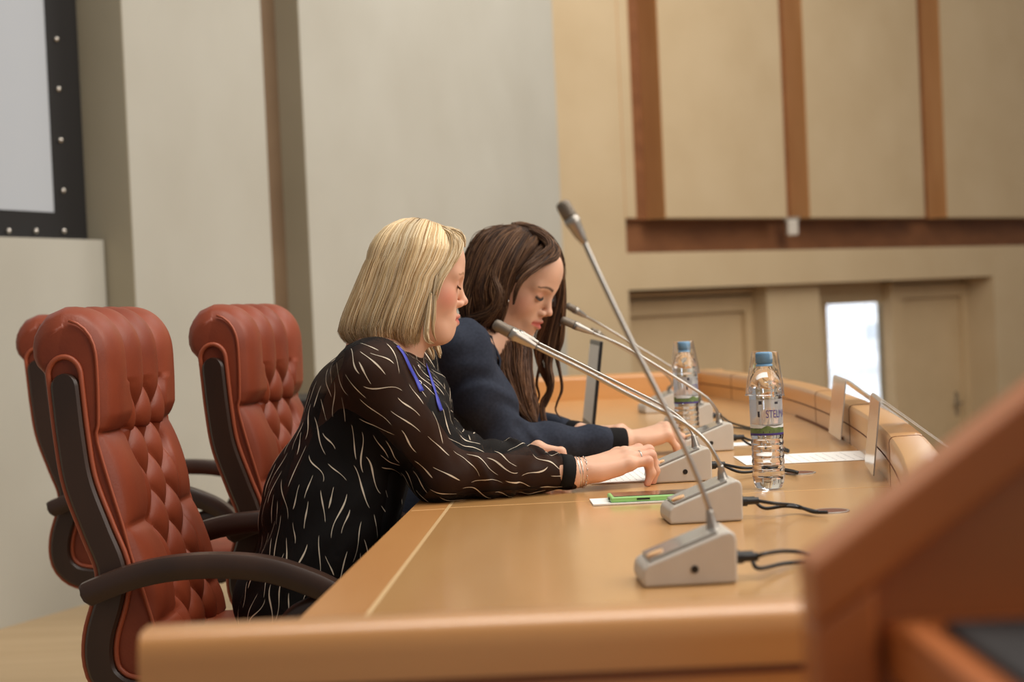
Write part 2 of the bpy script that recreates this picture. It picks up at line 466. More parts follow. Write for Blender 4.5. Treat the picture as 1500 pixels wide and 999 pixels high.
def wall_prism(base, t, n, s0, s1, o0, o1, z0, z1, mb=None, mi=0):
    mb = mb or MB()
    c = [base + s * t + o * n for s, o in ((s0, o0), (s0, o1), (s1, o0), (s1, o1))]
    v = [(c[0][0], c[0][1], z0), (c[0][0], c[0][1], z1), (c[1][0], c[1][1], z0), (c[1][0], c[1][1], z1),
         (c[2][0], c[2][1], z0), (c[2][0], c[2][1], z1), (c[3][0], c[3][1], z0), (c[3][0], c[3][1], z1)]
    return mb.hexa(v, mi)
LW = lambda *a, **k: wall_prism(L0, t1, n1, *a, **k)
TW = lambda *a, **k: wall_prism(T0, t2, n2, *a, **k)
ZT = 5.0
A_ = np.array([t1, -t2]).T
s_cor, s2_cor = np.linalg.solve(A_, T0 - (L0 + 0.13 * n1))
# stage floor and hall floor
fl = MB(); fl.hexa([(-4.5, -1, -0.08), (-4.5, -1, 0), (-4.5, 9.6, -0.08), (-4.5, 9.6, 0), (1.15, -1, -0.08), (1.15, -1, 0), (1.15, 9.6, -0.08), (1.15, 9.6, 0)])
struct(fl.build('floor', MT['floor']))
fl = MB(); fl.hexa([(-4.5, -1, -1.0), (-4.5, -1, -0.95), (-4.5, 26, -1.0), (-4.5, 26, -0.95), (14, -1, -1.0), (14, -1, -0.95), (14, 26, -1.0), (14, 26, -0.95)])
struct(fl.build('floor_hall', MT['hall_floor']))
fl = MB(); fl.box((1.13, 4.3, -0.52), (0.04, 10.6, 0.86))
struct(fl.build('trim_1', MT['front_panel']))
# left wall
s_pl = sl(155, 0.0, 420); sp0 = sl(190, 0.13, 250); sp1 = sl(394, 0.13, 280); sm0 = sl(450, 0.13, 280)
wl = MB()
LW(-3.5, 7.2, -0.62, -0.5, -1, ZT, wl)                      # backing
LW(-3.5, sp0 + 0.05, -0.5, -0.10, 1.2, ZT, wl, 0)             # niche back
LW(-3.5, s_pl, -0.5, 0.0, 0, 1.435, wl, 0)                     # plinth
LW(sp0, sp1, -0.5, 0.13, 0, ZT, wl, 0)                          # pilaster
LW(sm0, s_cor + 0.4, -0.5, 0.13, -1, ZT, wl, 0)               # main panel
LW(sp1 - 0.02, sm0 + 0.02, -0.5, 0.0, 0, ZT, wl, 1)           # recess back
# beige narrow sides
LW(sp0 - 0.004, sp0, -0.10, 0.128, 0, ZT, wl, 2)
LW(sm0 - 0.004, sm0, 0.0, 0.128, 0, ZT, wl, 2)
struct(wl.build('wall_left', [MT['plaster'], MT['recess_shade'], MT['plaster_side']]))
# hall side wall (tan)
s918 = st(917, 0.0, 345)
tw = MB()
TW(s2_cor - 0.15, s918, -0.5, 0.0, -0.95, ZT, tw)
s_end = 9.5
sD0 = st(919, 0.0, 500); sD1 = st(1458, 0.0, 470)
zL0, zL1, zB1 = wz(1.165), wz(1.405), wz(1.632)
TW(s918, s_end, -0.5, 0.0, zL0, zL1, tw)                          # lintel
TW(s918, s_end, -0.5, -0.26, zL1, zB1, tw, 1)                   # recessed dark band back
TW(sD1, s_end, -0.5, 0.0, -0.95, zL0, tw)                         # right of the doors
struct(tw.build('wall_right', [MT['tan'], MT['dark_shaded_wood']]))
up_ = MB()
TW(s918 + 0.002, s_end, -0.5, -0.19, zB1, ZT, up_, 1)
gro = [(926, 968), (1147, 1180), (1349, 1381), (1556, 1588), (1770, 1800)]
edges_ = [s918 + 0.002]
for a, b in gro: edges_ += [st(a, 0, 160), st(b, 0, 160)]
edges_.append(s_end)
for i in range(0, len(edges_), 2):
    a, b = edges_[i], edges_[i + 1]
    TW(a + 0.006, b - 0.006, -0.19, 0.0, zB1, ZT, up_, 0)
    TW(a, a + 0.006, -0.19, -0.002, zB1, ZT, up_, 2); TW(b - 0.006, b, -0.19, -0.002, zB1, ZT, up_, 2)
struct(up_.build('wall_panels', [MT['tan'], MT['dark_shaded_wood'], MT['tan_wood']]))
# doors in the recess
OB = -0.34
g0, g1, g2, g3 = st(1210, OB, 520), st(1311, OB, 520), st(1402, OB, 520), st(1440, OB, 520)
pr0, pr1 = st(1126, -0.12, 500), st(1203, -0.12, 500)
dw = MB()
TW(sD0 - 0.3, g0, -0.5, OB, -0.95, zL0 + 0.02, dw)
TW(g0, g1, -0.5, OB, wz(1.02), zL0 + 0.02, dw); TW(g0, g1, -0.5, OB, -0.95, -0.85, dw)
TW(g1, sD1 + 0.2, -0.5, OB, -0.95, zL0 + 0.02, dw)
TW(pr0, pr1, OB, -0.12, -0.95, zL0 + 0.01, dw)
struct(dw.build('wall_recess', MT['tan']))
def door(name, a, b, top, ob, hand):
    r = bpy.data.objects.new(name, None); COL.objects.link(r)
    c = T0 + (a + b) / 2 * t2 + ob * n2; off = (c[0], c[1], -0.95); r.location = off; r['kind'] = 'structure'
    f = MB()
    TW(a - 0.11, a, ob, ob + 0.07, -0.95, top + 0.11, f); TW(b, b + 0.11, ob, ob + 0.07, -0.95, top + 0.11, f); TW(a, b, ob, ob + 0.07, top, top + 0.11, f)
    TW(a - 0.17, a - 0.13, ob, ob + 0.10, -0.95, top + 0.17, f); TW(b + 0.13, b + 0.17, ob, ob + 0.10, -0.95, top + 0.17, f); TW(a - 0.17, b + 0.17, ob, ob + 0.10, top + 0.13, top + 0.17, f)
    f.build('door_frame', MT['door'], r, off)
    l = MB(); TW(a, b, ob, ob + 0.03, -0.94, top, l); l.build('door_leaf', MT['door'], r, off)
    h = MB(); s_h = b - 0.08 if hand > 0 else a + 0.08
    TW(s_h - 0.02, s_h + 0.02, ob + 0.03, ob + 0.04, 0.0, 0.2, h); TW(s_h - 0.08, s_h + 0.01, ob + 0.07, ob + 0.09, 0.09, 0.11, h); TW(s_h - 0.01, s_h + 0.01, ob + 0.03, ob + 0.09, 0.09, 0.11, h)
    h.build('door_handle', MT['chrome'], r, off)
d1a, d1b = st(845, OB, 520), st(1084, OB, 520)
door('door_1', max(d1a, sD0 - 0.2), d1b, wz(0.99), OB, 1)
door('door_2', g1 + 0.03, g2, wz(1.02), OB, 1)
r = bpy.data.objects.new('window_1', None); COL.objects.link(r); r['kind'] = 'structure'
c = T0 + (g0 + g1) / 2 * t2 + OB * n2; off = (c[0], c[1], 0); r.location = off
f = MB(); TW(g0, g0 + 0.02, OB - 0.12, OB + 0.012, -0.85, wz(1.02), f); TW(g1 - 0.02, g1, OB - 0.12, OB + 0.012, -0.85, wz(1.02), f); TW(g0, g1, OB - 0.12, OB + 0.012, wz(1.02) - 0.02, wz(1.02), f)
f.build('window_frame', MT['door'], r, off)
f = MB(); TW(g0 + 0.02, g1 - 0.02, OB - 0.07, OB - 0.064, -0.85, wz(1.0), f); f.build('window_pane', MT['pane'], r, off)
gr_ = MB(); TW(g0 - 6.0, g1 + 16.0, -6.5, -0.55, -0.96, -0.93, gr_); struct(gr_.build('ground', MT['white_wall']))
# the white house outside
ro = thing('building', 'white rendered house front with one grey window, seen through the bright door glass', 'building')
cB = T0 + g0 * t2 - 6.5 * n2; ro.location = (cB[0], cB[1], -0.95); off = tuple(ro.location)
f = MB(); TW(g0 - 4.0, g1 + 16.0, -6.9, -6.5, -0.95, 7, f); f.build('facade', MT['white_wall'], ro, off)
wa, wb = st(1264, -6.5, 510), st(1296, -6.5, 510)
zt = CAM_Z - (488 - 430) * 17.5 / 2500; zb = CAM_Z - (531 - 430) * 17.5 / 2500
f = MB(); TW(wa, wb, -6.5, -6.47, zb, zt, f); wn = f.build('house_window', MT['paper'], ro, off)
f = MB(); wm_ = (wa * 0.62 + wb * 0.38); TW(wa + 0.04, wm_, -6.47, -6.46, zb + 0.04, zt - 0.04, f); TW(wm_ + 0.04, wb - 0.04, -6.47, -6.46, zb + 0.04, zt - 0.04, f)
f.build('window_pane', mat('house glass', srgb(186, 196, 206), 0.15), wn, off)
f = MB(); TW(g0 - 4.0, g1 + 16, -6.5, -6.42, zb - 0.26, zb - 0.2, f); f.build('ledge', MT['white_wall'], ro, off)
# projection screen on the left wall
sx1 = sl(121, -0.06, 200); sx0 = sl(73, -0.058, 200); bz0 = 1.40; bz1 = CAM_Z + (481 - 303) * 6.35 / 2500
rs = thing('projection_screen', 'pale projection screen with black eyeleted border hanging on the left wall', 'projection screen')
cS = L0 + sx1 * t1 - 0.09 * n1; rs.location = (cS[0], cS[1], bz0); off = tuple(rs.location)
f = MB(); LW(-3.0, sx1, -0.098, -0.06, bz0 + 0.036, 4.6, f); f.build('border', MT['screen_black'], rs, off)
f = MB(); LW(-2.8, sx0, -0.06, -0.056, bz1, 4.4, f); f.build('screen_cloth', MT['screen_white'], rs, off)
f = MB()
for px, py in [(82, 57), (85, 130), (88, 205), (92, 279), (93, 338), (52, 338), (12, 338)]:
    s_ = sl(px, -0.056, py); q = L0 + s_ * t1 - 0.056 * n1
    d = ray(px, py); z = CAM_Z + d[2] / d[1] * q[1]
    e = MB(); e.ball((q[0], q[1], z), 0.012, 10, 6)
    e.build('eyelet', MT['silver'], rs, off, smooth=True)
# small wall camera under the tan panels
s_c = st(1160, -0.1, 335); q = T0 + s_c * t2 - 0.1 * n2
rc_ = thing('wall_speaker', 'small grey box fixed under the tan wall panels above the doors', 'wall speaker', (q[0], q[1], zB1))
f = MB(); f.box((0, 0, -0.07), (0.085, 0.09, 0.12)); f.build('housing', MT['lens'], rc_, bevel=0.012)
f = MB(); f.box((0, 0, -0.005), (0.12, 0.05, 0.03)); f.build('bracket', MT['mic_dark'], rc_, bevel=0.004)

# ================================================================== conference table
ZTB = 0.75
def xo(y): return 0.782 - (0.045 if y < 4.7 else 0.07) * (y - 4.7) ** 2
def xl(y): return -0.2560 + 0.065 * (y - 1.882)
Y0, Y1 = 1.385, 6.05
tb = thing('conference_table', 'long curved maple presidium table with raised kerb and pale inlay line', 'table', (0.2, 3.6, 0))
off = tuple(tb.location)
ys = np.linspace(Y0 + 0.06, Y1, 60)
def strip(fa, fb, z0, z1, name, m, yr=ys):
    b = MB(); rings = [[(fa(y), y, z0), (fb(y), y, z0), (fb(y), y, z1), (fa(y), y, z1)] for y in yr]
    b.loft(rings); return b.build(name, m, tb, off)
inl = lambda y: xl(y) + 0.0765 - 0.011 * (y - 1.88)
strip(lambda y: inl(y) + 0.003, lambda y: xo(y), 0.712, ZTB, 'tabletop', MT['table'])
strip(lambda y: inl(y) - 0.003, lambda y: inl(y) + 0.003, 0.712, ZTB, 'inlay', MT['inlay'])
strip(lambda y: xl(y), lambda y: inl(y) - 0.003, 0.712, ZTB, 'edge_strip', MT['table_edge'])
# seams between the table sections
for (xa, ya, xb, yb, wd) in ((inl(2.93) + 0.003, 2.93, xo(2.95) - 0.002, 2.955, 0.003), (xl(2.91) + 0.004, 2.91, inl(2.92) - 0.003, 2.915, 0.004), (inl(4.5), 4.48, xo(4.5) - 0.002, 4.5, 0.003)):
    b = MB(); b.hexa([(xa, ya, ZTB), (xa, ya, ZTB + 0.0003), (xa, ya + wd, ZTB), (xa, ya + wd, ZTB + 0.0003), (xb, yb, ZTB), (xb, yb, ZTB + 0.0003), (xb, yb + wd, ZTB), (xb, yb + wd, ZTB + 0.0003)])
    b.build('seam', MT['seam'], tb, off)
# curved kerb along the audience side, in sections
KP = [(0, 0.712), (0, 0.7895), (0.0025, 0.7908), (0.0025, 0.7922), (0, 0.7935), (0, 0.826), (0.0015, 0.831), (0.005, 0.835), (0.011, 0.8365), (0.050, 0.838), (0.059, 0.835), (0.066, 0.826), (0.09, 0.775), (0.09, 0.712)]
brk = [Y0 + 0.03, 2.2, 2.95, 3.82, 4.42, 5.05, 5.65, Y1 + 0.03]
for a, c_ in zip(brk[:-1], brk[1:]):
    yy = np.linspace(a + 0.0015, c_ - 0.0015, 14); rings = []
    for y in yy:
        dx = (xo(y + 0.01) - xo(y - 0.01)) / 0.02; nn = np.array([1, -dx]); nn /= np.linalg.norm(nn)
        rings.append([(xo(y) + o * nn[0], y + o * nn[1], z) for o, z in KP])
    b = MB(); b.loft(rings); smooth_angle(b.build('kerb', MT['kerb_side'], tb, off), 28)
for y in brk[1:-1]:
    dx = (xo(y + 0.01) - xo(y - 0.01)) / 0.02; nn = np.array([1, -dx]); nn /= np.linalg.norm(nn)
    cen = np.mean(KP, axis=0)
    rings = [[(xo(yy) + (o + (0.0006 if o > 0.03 else -0.0006)) * nn[0], yy + o * nn[1], z + (0.0006 if z > 0.8 else 0)) for o, z in KP] for yy in (y - 0.002, y + 0.002)]
    b = MB(); b.loft(rings); b.build('kerb_joint', MT['joint'], tb, off)
b = MB(); b.tube([(xo(y) - 0.0001, y, 0.7915) for y in np.linspace(Y0 + 0.08, Y1, 60)], 0.0013, 6); b.build('kerb_line', MT['joint'], tb, off)
b = MB(); b.tube([(xo(y) - 0.0005, y, ZTB + 0.002) for y in np.linspace(3.95, 4.75, 12)], 0.003, 6); b.build('slot', MT['joint'], tb, off)
# end kerbs (near and far)
def end_kerb(yf, sgn, x0, x1, name):
    prof = [(0, 0.70), (0, 0.812), (0.004, 0.826), (0.012, 0.834), (0.022, 0.836), (0.05, 0.836), (0.06, 0.832), (0.064, 0.82), (0.064, 0.70)]
    b = MB(); b.loft([[(x, yf + sgn * o, z) for o, z in prof] for x in (x0, x0 + 0.004, x1 - 0.004, x1)])
    return smooth_angle(b.build(name, MT['kerb'], tb, off), 50)
end_kerb(Y0, 1, xl(Y0) - 0.028, xo(Y0) + 0.09, 'end_kerb')
end_kerb(Y1 + 0.064, -1, xl(Y1) - 0.02, xo(Y1) + 0.09, 'end_kerb')
b = MB()
b.box(((xl(Y0) - 0.022 + xo(Y0) + 0.08) / 2, Y0 + 0.034, 0.35), (xo(Y0) + 0.08 - xl(Y0) + 0.022, 0.05, 0.70)); b.build('end_panel', MT['front_panel'], tb, off, bevel=0.003)
b = MB(); b.box(((xl(Y0) - 0.02 + xo(Y0) + 0.08) / 2, Y0 + 0.001, 0.787), (xo(Y0) + 0.07 - xl(Y0), 0.006, 0.006)); b.build('groove_line', MT['joint'], tb, off)
b = MB(); b.box(((xl(Y1) + xo(Y1) + 0.08) / 2, Y1 + 0.03, 0.35), (xo(Y1) + 0.06 - xl(Y1), 0.05, 0.70)); b.build('end_panel', MT['front_panel'], tb, off, bevel=0.003)
strip(lambda y: xo(y) + 0.03, lambda y: xo(y) + 0.07, 0.0, 0.712, 'front_panel', MT['front_panel'])
# grommets set in the table
for (px, py) in ((1172, 693), (1216, 749), (1036, 605), (1105, 628)):
    q = T(px, py)
    b = MB(); b.lathe([(0.030, 0), (0.030, 0.0014), (0.028, 0.0018), (0.026, 0.001), (0.0, 0.0008)], 28, (q[0], q[1], ZTB), close=False)
    g_ = b.build('cable_grommet', MT['mic_metal'], tb, off, smooth=True)
    b = MB(); b.lathe([(0.0262, 0.0008), (0.0262, 0.0014), (0.0, 0.0014)], 24, (q[0], q[1], ZTB), close=False); b.build('grommet_lid', MT['joint'], g_, off)

# ================================================================== lectern (foreground)
lc = thing('lectern', 'orange wooden lectern with raised sloping side and black mat in its tray, in the foreground', 'lectern', (0.42, 0.8, -0.0))
off = tuple(lc.location)
A0 = P(1190, 832, 0.95); B0 = P(1530, 566, 0.95)
def lp(px, py, Y): return P(px, py, Y)
sl_ = (B0[2] - A0[2]) / (B0[0] - A0[0]); xR = 0.66
zr = lambda x, d=0: A0[2] + sl_ * (x - A0[0]) - d
xL = A0[0]
b = MB()    # sloping top rail
b.prism([(xL, zr(xL)), (xL, zr(xL, 0.035)), (xR, zr(xR, 0.045)), (xR, zr(xR))], 0.95, 1.0, axis=1); b.build('top_rail', MT['lectern'], lc, off, bevel=0.004)
b = MB(); b.prism([(xL, zr(xL, 0.035)), (xL, 0.0), (xL + 0.036, 0.0), (xL + 0.036, zr(xL + 0.036, 0.036))], 0.952, 0.998, axis=1); b.build('stile', MT['lectern'], lc, off, bevel=0.004)
b = MB(); b.prism([(xL + 0.03, zr(xL + 0.03, 0.03)), (xL + 0.03, 0.0), (xR, 0.0), (xR, zr(xR, 0.03))], 0.972, 0.99, axis=1); b.build('side_panel', MT['front_panel'], lc, off)
zt_ = 0.902
b = MB(); b.hexa([(xL + 0.042, 0.45, zt_ - 0.03), (xL + 0.042, 0.45, zt_), (xL + 0.042, 0.972, zt_ - 0.03), (xL + 0.042, 0.972, zt_), (xR, 0.45, zt_ - 0.03), (xR, 0.45, zt_), (xR, 0.972, zt_ - 0.03), (xR, 0.972, zt_)]); b.build('tray', MT['lectern'], lc, off, bevel=0.003)
b = MB(); b.hexa([(xL + 0.042, 0.45, zt_), (xL + 0.042, 0.45, zt_ + 0.006), (xL + 0.042, 0.93, zt_), (xL + 0.042, 0.93, zt_ + 0.006), (xL + 0.058, 0.45, zt_), (xL + 0.058, 0.45, zt_ + 0.006), (xL + 0.058, 0.93, zt_), (xL + 0.058, 0.93, zt_ + 0.006)]); b.build('tray_border', MT['lectern'], lc, off, bevel=0.006)
b = MB(); b.box(((xL + 0.064 + xR) / 2, 0.70, zt_ + 0.003), (xR - xL - 0.07, 0.46, 0.006)); b.build('mat', MT['black_mat'], lc, off, bevel=0.002)
b = MB(); b.hexa([(xL + 0.06, 0.5, 0.0), (xL + 0.06, 0.5, zt_ - 0.03), (xL + 0.06, 0.97, 0.0), (xL + 0.06, 0.97, zt_ - 0.03), (xR, 0.5, 0.0), (xR, 0.5, zt_ - 0.03), (xR, 0.97, 0.0), (xR, 0.97, zt_ - 0.03)]); b.build('body', MT['front_panel'], lc, off)

# ================================================================== executive chairs
def chair(name, label):
    r = thing(name, label, 'chair', group='red leather executive chairs')
    hw = 0.252
    F = [(-0.150, 0.50), (-0.152, 0.56), (-0.166, 0.62), (-0.186, 0.69), (-0.200, 0.75), (-0.216, 0.81), (-0.231, 0.87), (-0.238, 0.905), (-0.234, 0.915), (-0.232, 0.95), (-0.231, 1.0), (-0.233, 1.05), (-0.245, 1.08), (-0.266, 1.098), (-0.295, 1.104)]
    Bk = [(-0.318, 1.095), (-0.336, 1.075), (-0.343, 1.05), (-0.340, 1.03), (-0.328, 1.013), (-0.320, 0.99), (-0.313, 0.90), (-0.299, 0.82), (-0.250, 0.67), (-0.258, 0.625), (-0.276, 0.568), (-0.278, 0.52), (-0.250, 0.475), (-0.20, 0.46), (-0.165, 0.475)]
    nF, nB = 130, 50
    pf = spline(F, 600); pb = spline(Bk, 200)
    def res(p, n):
        s_ = np.r_[0, np.cumsum(np.linalg.norm(np.diff(p, axis=0), axis=1))]; t = np.linspace(0, s_[-1], n)
        return np.c_[np.interp(t, s_, p[:, 0]), np.interp(t, s_, p[:, 1])]
    pf = res(pf, nF); pb = res(pb, nB)
    loop = np.vstack([pf, pb]); N = len(loop)
    tg = np.roll(loop, -1, 0) - np.roll(loop, 1, 0); tg /= np.linalg.norm(tg, axis=1)[:, None]
    nr = np.c_[tg[:, 1], -tg[:, 0]]                 # outward: front side +x
    cen = loop.mean(0)
    frontw = np.r_[np.ones(nF), np.zeros(nB)]
    frontw[nF:nF + 8] = np.linspace(1, 0.0, 8); frontw[:6] = np.linspace(0, 1, 6)
    u1 = np.linspace(-1, 1, 97)
    def tuft(u, z, top):
        a = abs(u)
        A, bz, bu = 0.99, 0.0625, 0.23
        if top or z > A:
            x = u / 0.46
            h = abs(math.sin(math.pi * x)) ** 0.55 if a < 0.46 else abs(math.cos(math.pi / 2 * (a - 0.73) / 0.27)) ** 0.4
            return h
        if a < 0.46:
            p = (u / bu + (z - A) / bz) / 2; q = (u / bu - (z - A) / bz) / 2
            return (abs(math.sin(math.pi * p)) * abs(math.sin(math.pi * q))) ** 0.38
        e = abs(math.cos(math.pi / 2 * max(0, (a - 0.73) / 0.27))) ** 0.4
        hz = (abs(math.sin(math.pi * (z - 0.908) / 0.163)) if z < 0.908 else min(1, (z - 0.908) / 0.03)) ** 0.4
        k = (z - A) / (2 * bz); dz = (k - round(k)) * 2 * bz
        dm = math.exp(-((a - 0.46) ** 2 / 0.004 + dz * dz / 0.0004))
        edge = min(1.0, 0.45 + (a - 0.46) / 0.1) if z < A else 1.0
        return e * hz * (1 - 0.9 * dm) * (edge if True else 1)
    rings = []
    ysec = np.r_[[-1.0, -0.995, -0.985], u1[1:-1] * 0.97, [0.985, 0.995, 1.0]]
    for y in ysec:
        e = 1 - abs(y); ins = 0.012 * (1 - math.sqrt(max(0, 1 - (1 - min(1, e / 0.04)) ** 2)))
        pts = []
        for i in range(N):
            x, z = loop[i]
            h = 0.0
            if frontw[i] > 0:
                uu = max(-1, min(1, y / 0.97))
                h = (0.026 * tuft(uu, z, i > nF - 30) - 0.004) * frontw[i]
            d = h - ins
            pts.append((x + nr[i, 0] * d, y * hw, z + nr[i, 1] * d))
        rings.append(pts)
    b = MB(); b.loft(rings, closed=True, caps=True)
    bo = b.build('backrest', MT['leather'], r, smooth=True)
    # wooden side bands: from the headrest down, round under the seat
    band = [(-0.29, 1.012), (-0.2885, 0.99), (-0.282, 0.9), (-0.272, 0.825), (-0.246, 0.745), (-0.224, 0.68), (-0.229, 0.63), (-0.249, 0.567), (-0.252, 0.52), (-0.238, 0.487), (-0.2, 0.465), (-0.1, 0.457), (0.1, 0.46), (0.23, 0.468)]
    c = spline(band, 400); _a = np.r_[0, np.cumsum(np.linalg.norm(np.diff(c, axis=0), axis=1))]; _t = np.r_[np.linspace(0, 0.0235, 10)[:-1], np.linspace(0.0235, _a[-1], 71)]; c = np.c_[np.interp(_t, _a, c[:, 0]), np.interp(_t, _a, c[:, 1])]
    tg = np.gradient(c, axis=0); tg /= np.linalg.norm(tg, axis=1)[:, None]; nn = np.c_[-tg[:, 1], tg[:, 0]]
    al_ = np.r_[0, np.cumsum(np.linalg.norm(np.diff(c, axis=0), axis=1))]
    wd = 0.0235 * np.sqrt(np.clip(1 - (1 - np.minimum(1, al_ / 0.0235)) ** 2, 0.004, 1))
    for sg in (-1, 1):
        b = MB(); rings = []
        y0, y1 = sg * (hw - 0.004), sg * (hw + 0.016)
        for i in range(80):
            a_ = c[i] + nn[i] * wd[i]; d_ = c[i] - nn[i] * wd[i]; m1 = c[i] + nn[i] * wd[i] * 0.8; m2 = c[i] - nn[i] * wd[i] * 0.8
            rings.append([(a_[0], y0, a_[1]), (a_[0], y1 - sg * 0.004, a_[1]), (m1[0], y1, m1[1]), (m2[0], y1, m2[1]), (d_[0], y1 - sg * 0.004, d_[1]), (d_[0], y0, d_[1])])
        b.loft(rings); smooth_angle(b.build('side_band', MT['chair_wood'], r), 40)
        b = MB()
        for sd in (1, -1):
            pp = c[9:60] + sd * nn[9:60] * 0.0275
            if sd == 1: pa = [(q[0], sg * (hw + 0.004), q[1]) for q in pp]
            else: pb_ = [(q[0], sg * (hw + 0.004), q[1]) for q in pp]
        arc = [(-0.29 + 0.028 * math.cos(t), sg * (hw + 0.004), 1.008 + 0.032 * math.sin(t)) for t in np.linspace(0.15, math.pi - 0.15, 14)]
        rightside = pa if pa[0][0] > pb_[0][0] else pb_; leftside = pb_ if rightside is pa else pa
        b.tube(list(rightside[::-1]) + arc + list(leftside), 0.0048, 8); b.build('piping', MT['leather_pipe'], r, smooth=True)
        b = MB(); b.tube([(q[0] - 0.004, sg * (hw + 0.0005), q[1]) for q in pf[8:-4:3]], 0.0028, 6); b.build('seam_welt', MT['leather_pipe'], r, smooth=True)
        # arm rest
        ap = spline([(-0.262, 0.640), (-0.245, 0.648), (-0.175, 0.671), (-0.107, 0.682), (-0.028, 0.683), (0.05, 0.673), (0.117, 0.649), (0.16, 0.625), (0.195, 0.59)], 50)
        tg2 = np.gradient(ap, axis=0); tg2 /= np.linalg.norm(tg2, axis=1)[:, None]; n3 = np.c_[-tg2[:, 1], tg2[:, 0]]
        hh = np.full(50, 0.021); hh[:4] = [0.010, 0.017, 0.02, 0.021]
        yc = sg * 0.292; b = MB(); rings = []
        for i in range(50):
            rr = []
            for (dy, k) in ((-0.024, -0.7), (-0.018, -1), (0.018, -1), (0.024, -0.7), (0.024, 0.5), (0.017, 0.92), (0, 1.0), (-0.017, 0.92), (-0.024, 0.5)):
                q = ap[i] + n3[i] * hh[i] * k; rr.append((q[0], yc + dy, q[1]))
            rings.append(rr)
        b.loft(rings); smooth_angle(b.build('armrest', MT['chair_wood'], r), 45)
        b = MB(); sp = spline([(0.185, 0.60), (0.13, 0.605), (0.085, 0.585), (0.066, 0.54), (0.08, 0.50), (0.12, 0.47)], 30)
        b.tube([(q[0], yc, q[1]) for q in sp], 0.021, 10); b.build('arm_support', MT['chair_wood'], r, smooth=True)
    # seat cushion
    b = MB(); rings = []
    for t in np.linspace(0, 1, 26):
        x = -0.20 + 0.50 * t; e = min(t, 1 - t) * 26; k = math.sqrt(max(0.05, 1 - (1 - min(1, e / 3.0)) ** 2))
        pts = []
        for a in np.linspace(0, 2 * math.pi, 40, endpoint=False):
            cx, sx = math.cos(a), math.sin(a)
            yy = 0.245 * math.copysign(abs(cx) ** 0.35, cx); zz = 0.485 + 0.038 * k * math.copysign(abs(sx) ** 0.5, sx)
            if sx > 0: zz += 0.006 * k * math.cos(yy / 0.245 * 1.4)
            pts.append((x, yy, zz))
        rings.append(pts)
    b.loft(rings); b.build('seat', MT['leather'], r, smooth=True)
    # base
    b = MB(); b.box((0.0, 0, 0.43), (0.24, 0.2, 0.04)); b.build('seat_plate', MT['black_plastic'], r, bevel=0.006)
    b = MB(); b.lathe([(0.032, 0.1), (0.032, 0.26), (0.022, 0.262), (0.022, 0.42)], 20); b.build('gas_column', MT['black_plastic'], r, smooth=False)
    b = MB(); b.lathe([(0.03, 0.06), (0.045, 0.07), (0.045, 0.12), (0.033, 0.13)], 20); hub = b.build('base_hub', MT['chair_wood'], r)
    for k in range(5):
        a = 2 * math.pi * k / 5 + 0.3; ca, sa = math.cos(a), math.sin(a)
        b = MB(); b.tube([(ca * 0.03, sa * 0.03, 0.105), (ca * 0.16, sa * 0.16, 0.098), (ca * 0.3, sa * 0.3, 0.072)], [0.026, 0.022, 0.016], 8); b.build('base_leg', MT['chair_wood'], r, smooth=True)
        b = MB()
        for sg in (-1, 1):
            cx, cy = ca * 0.3 - sa * 0.014 * sg, sa * 0.3 + ca * 0.014 * sg
            b.tube([(cx + sa * 0.008, cy - ca * 0.008, 0.026), (cx - sa * 0.008, cy + ca * 0.008, 0.026)], 0.026, 16)
        b.tube([(ca * 0.3, sa * 0.3, 0.04), (ca * 0.3, sa * 0.3, 0.075)], 0.008, 8)
        b.build('caster', MT['black_plastic'], r)
    return r
c1 = chair('executive_chair', 'red leather tufted chair nearest the camera, seating the blond person')
c1.location = (-0.46, 3.13, 0); c1.rotation_euler = (0, 0, math.radians(-2))
c2 = dup(c1, (-0.315, 3.83, 0), math.radians(-7), 'red leather tufted chair behind the blond person\'s back, seating the person in the navy jacket')
c0 = dup(c1, (-0.887, 4.50, 0), math.radians(-2), 'empty red leather chair standing farthest left, half hidden behind the nearest chair')
# black cabinet far behind the chairs
bx = thing('equipment_cabinet', 'black boxy item showing between the second red chair and the blond person\'s back', 'cabinet', (-0.62, 6.3, 0))
b = MB(); b.box((0, 0, 0.40), (0.5, 0.45, 0.74)); b.build('body', MT['black_plastic'], bx, bevel=0.01)
b = MB(); b.box((0, 0, 0.78), (0.54, 0.49, 0.03)); b.build('top', MT['black_plastic'], bx, bevel=0.004)
b = MB(); b.box((0, 0, 0.015), (0.46, 0.4, 0.03)); b.build('plinth', MT['black_mat'], bx)

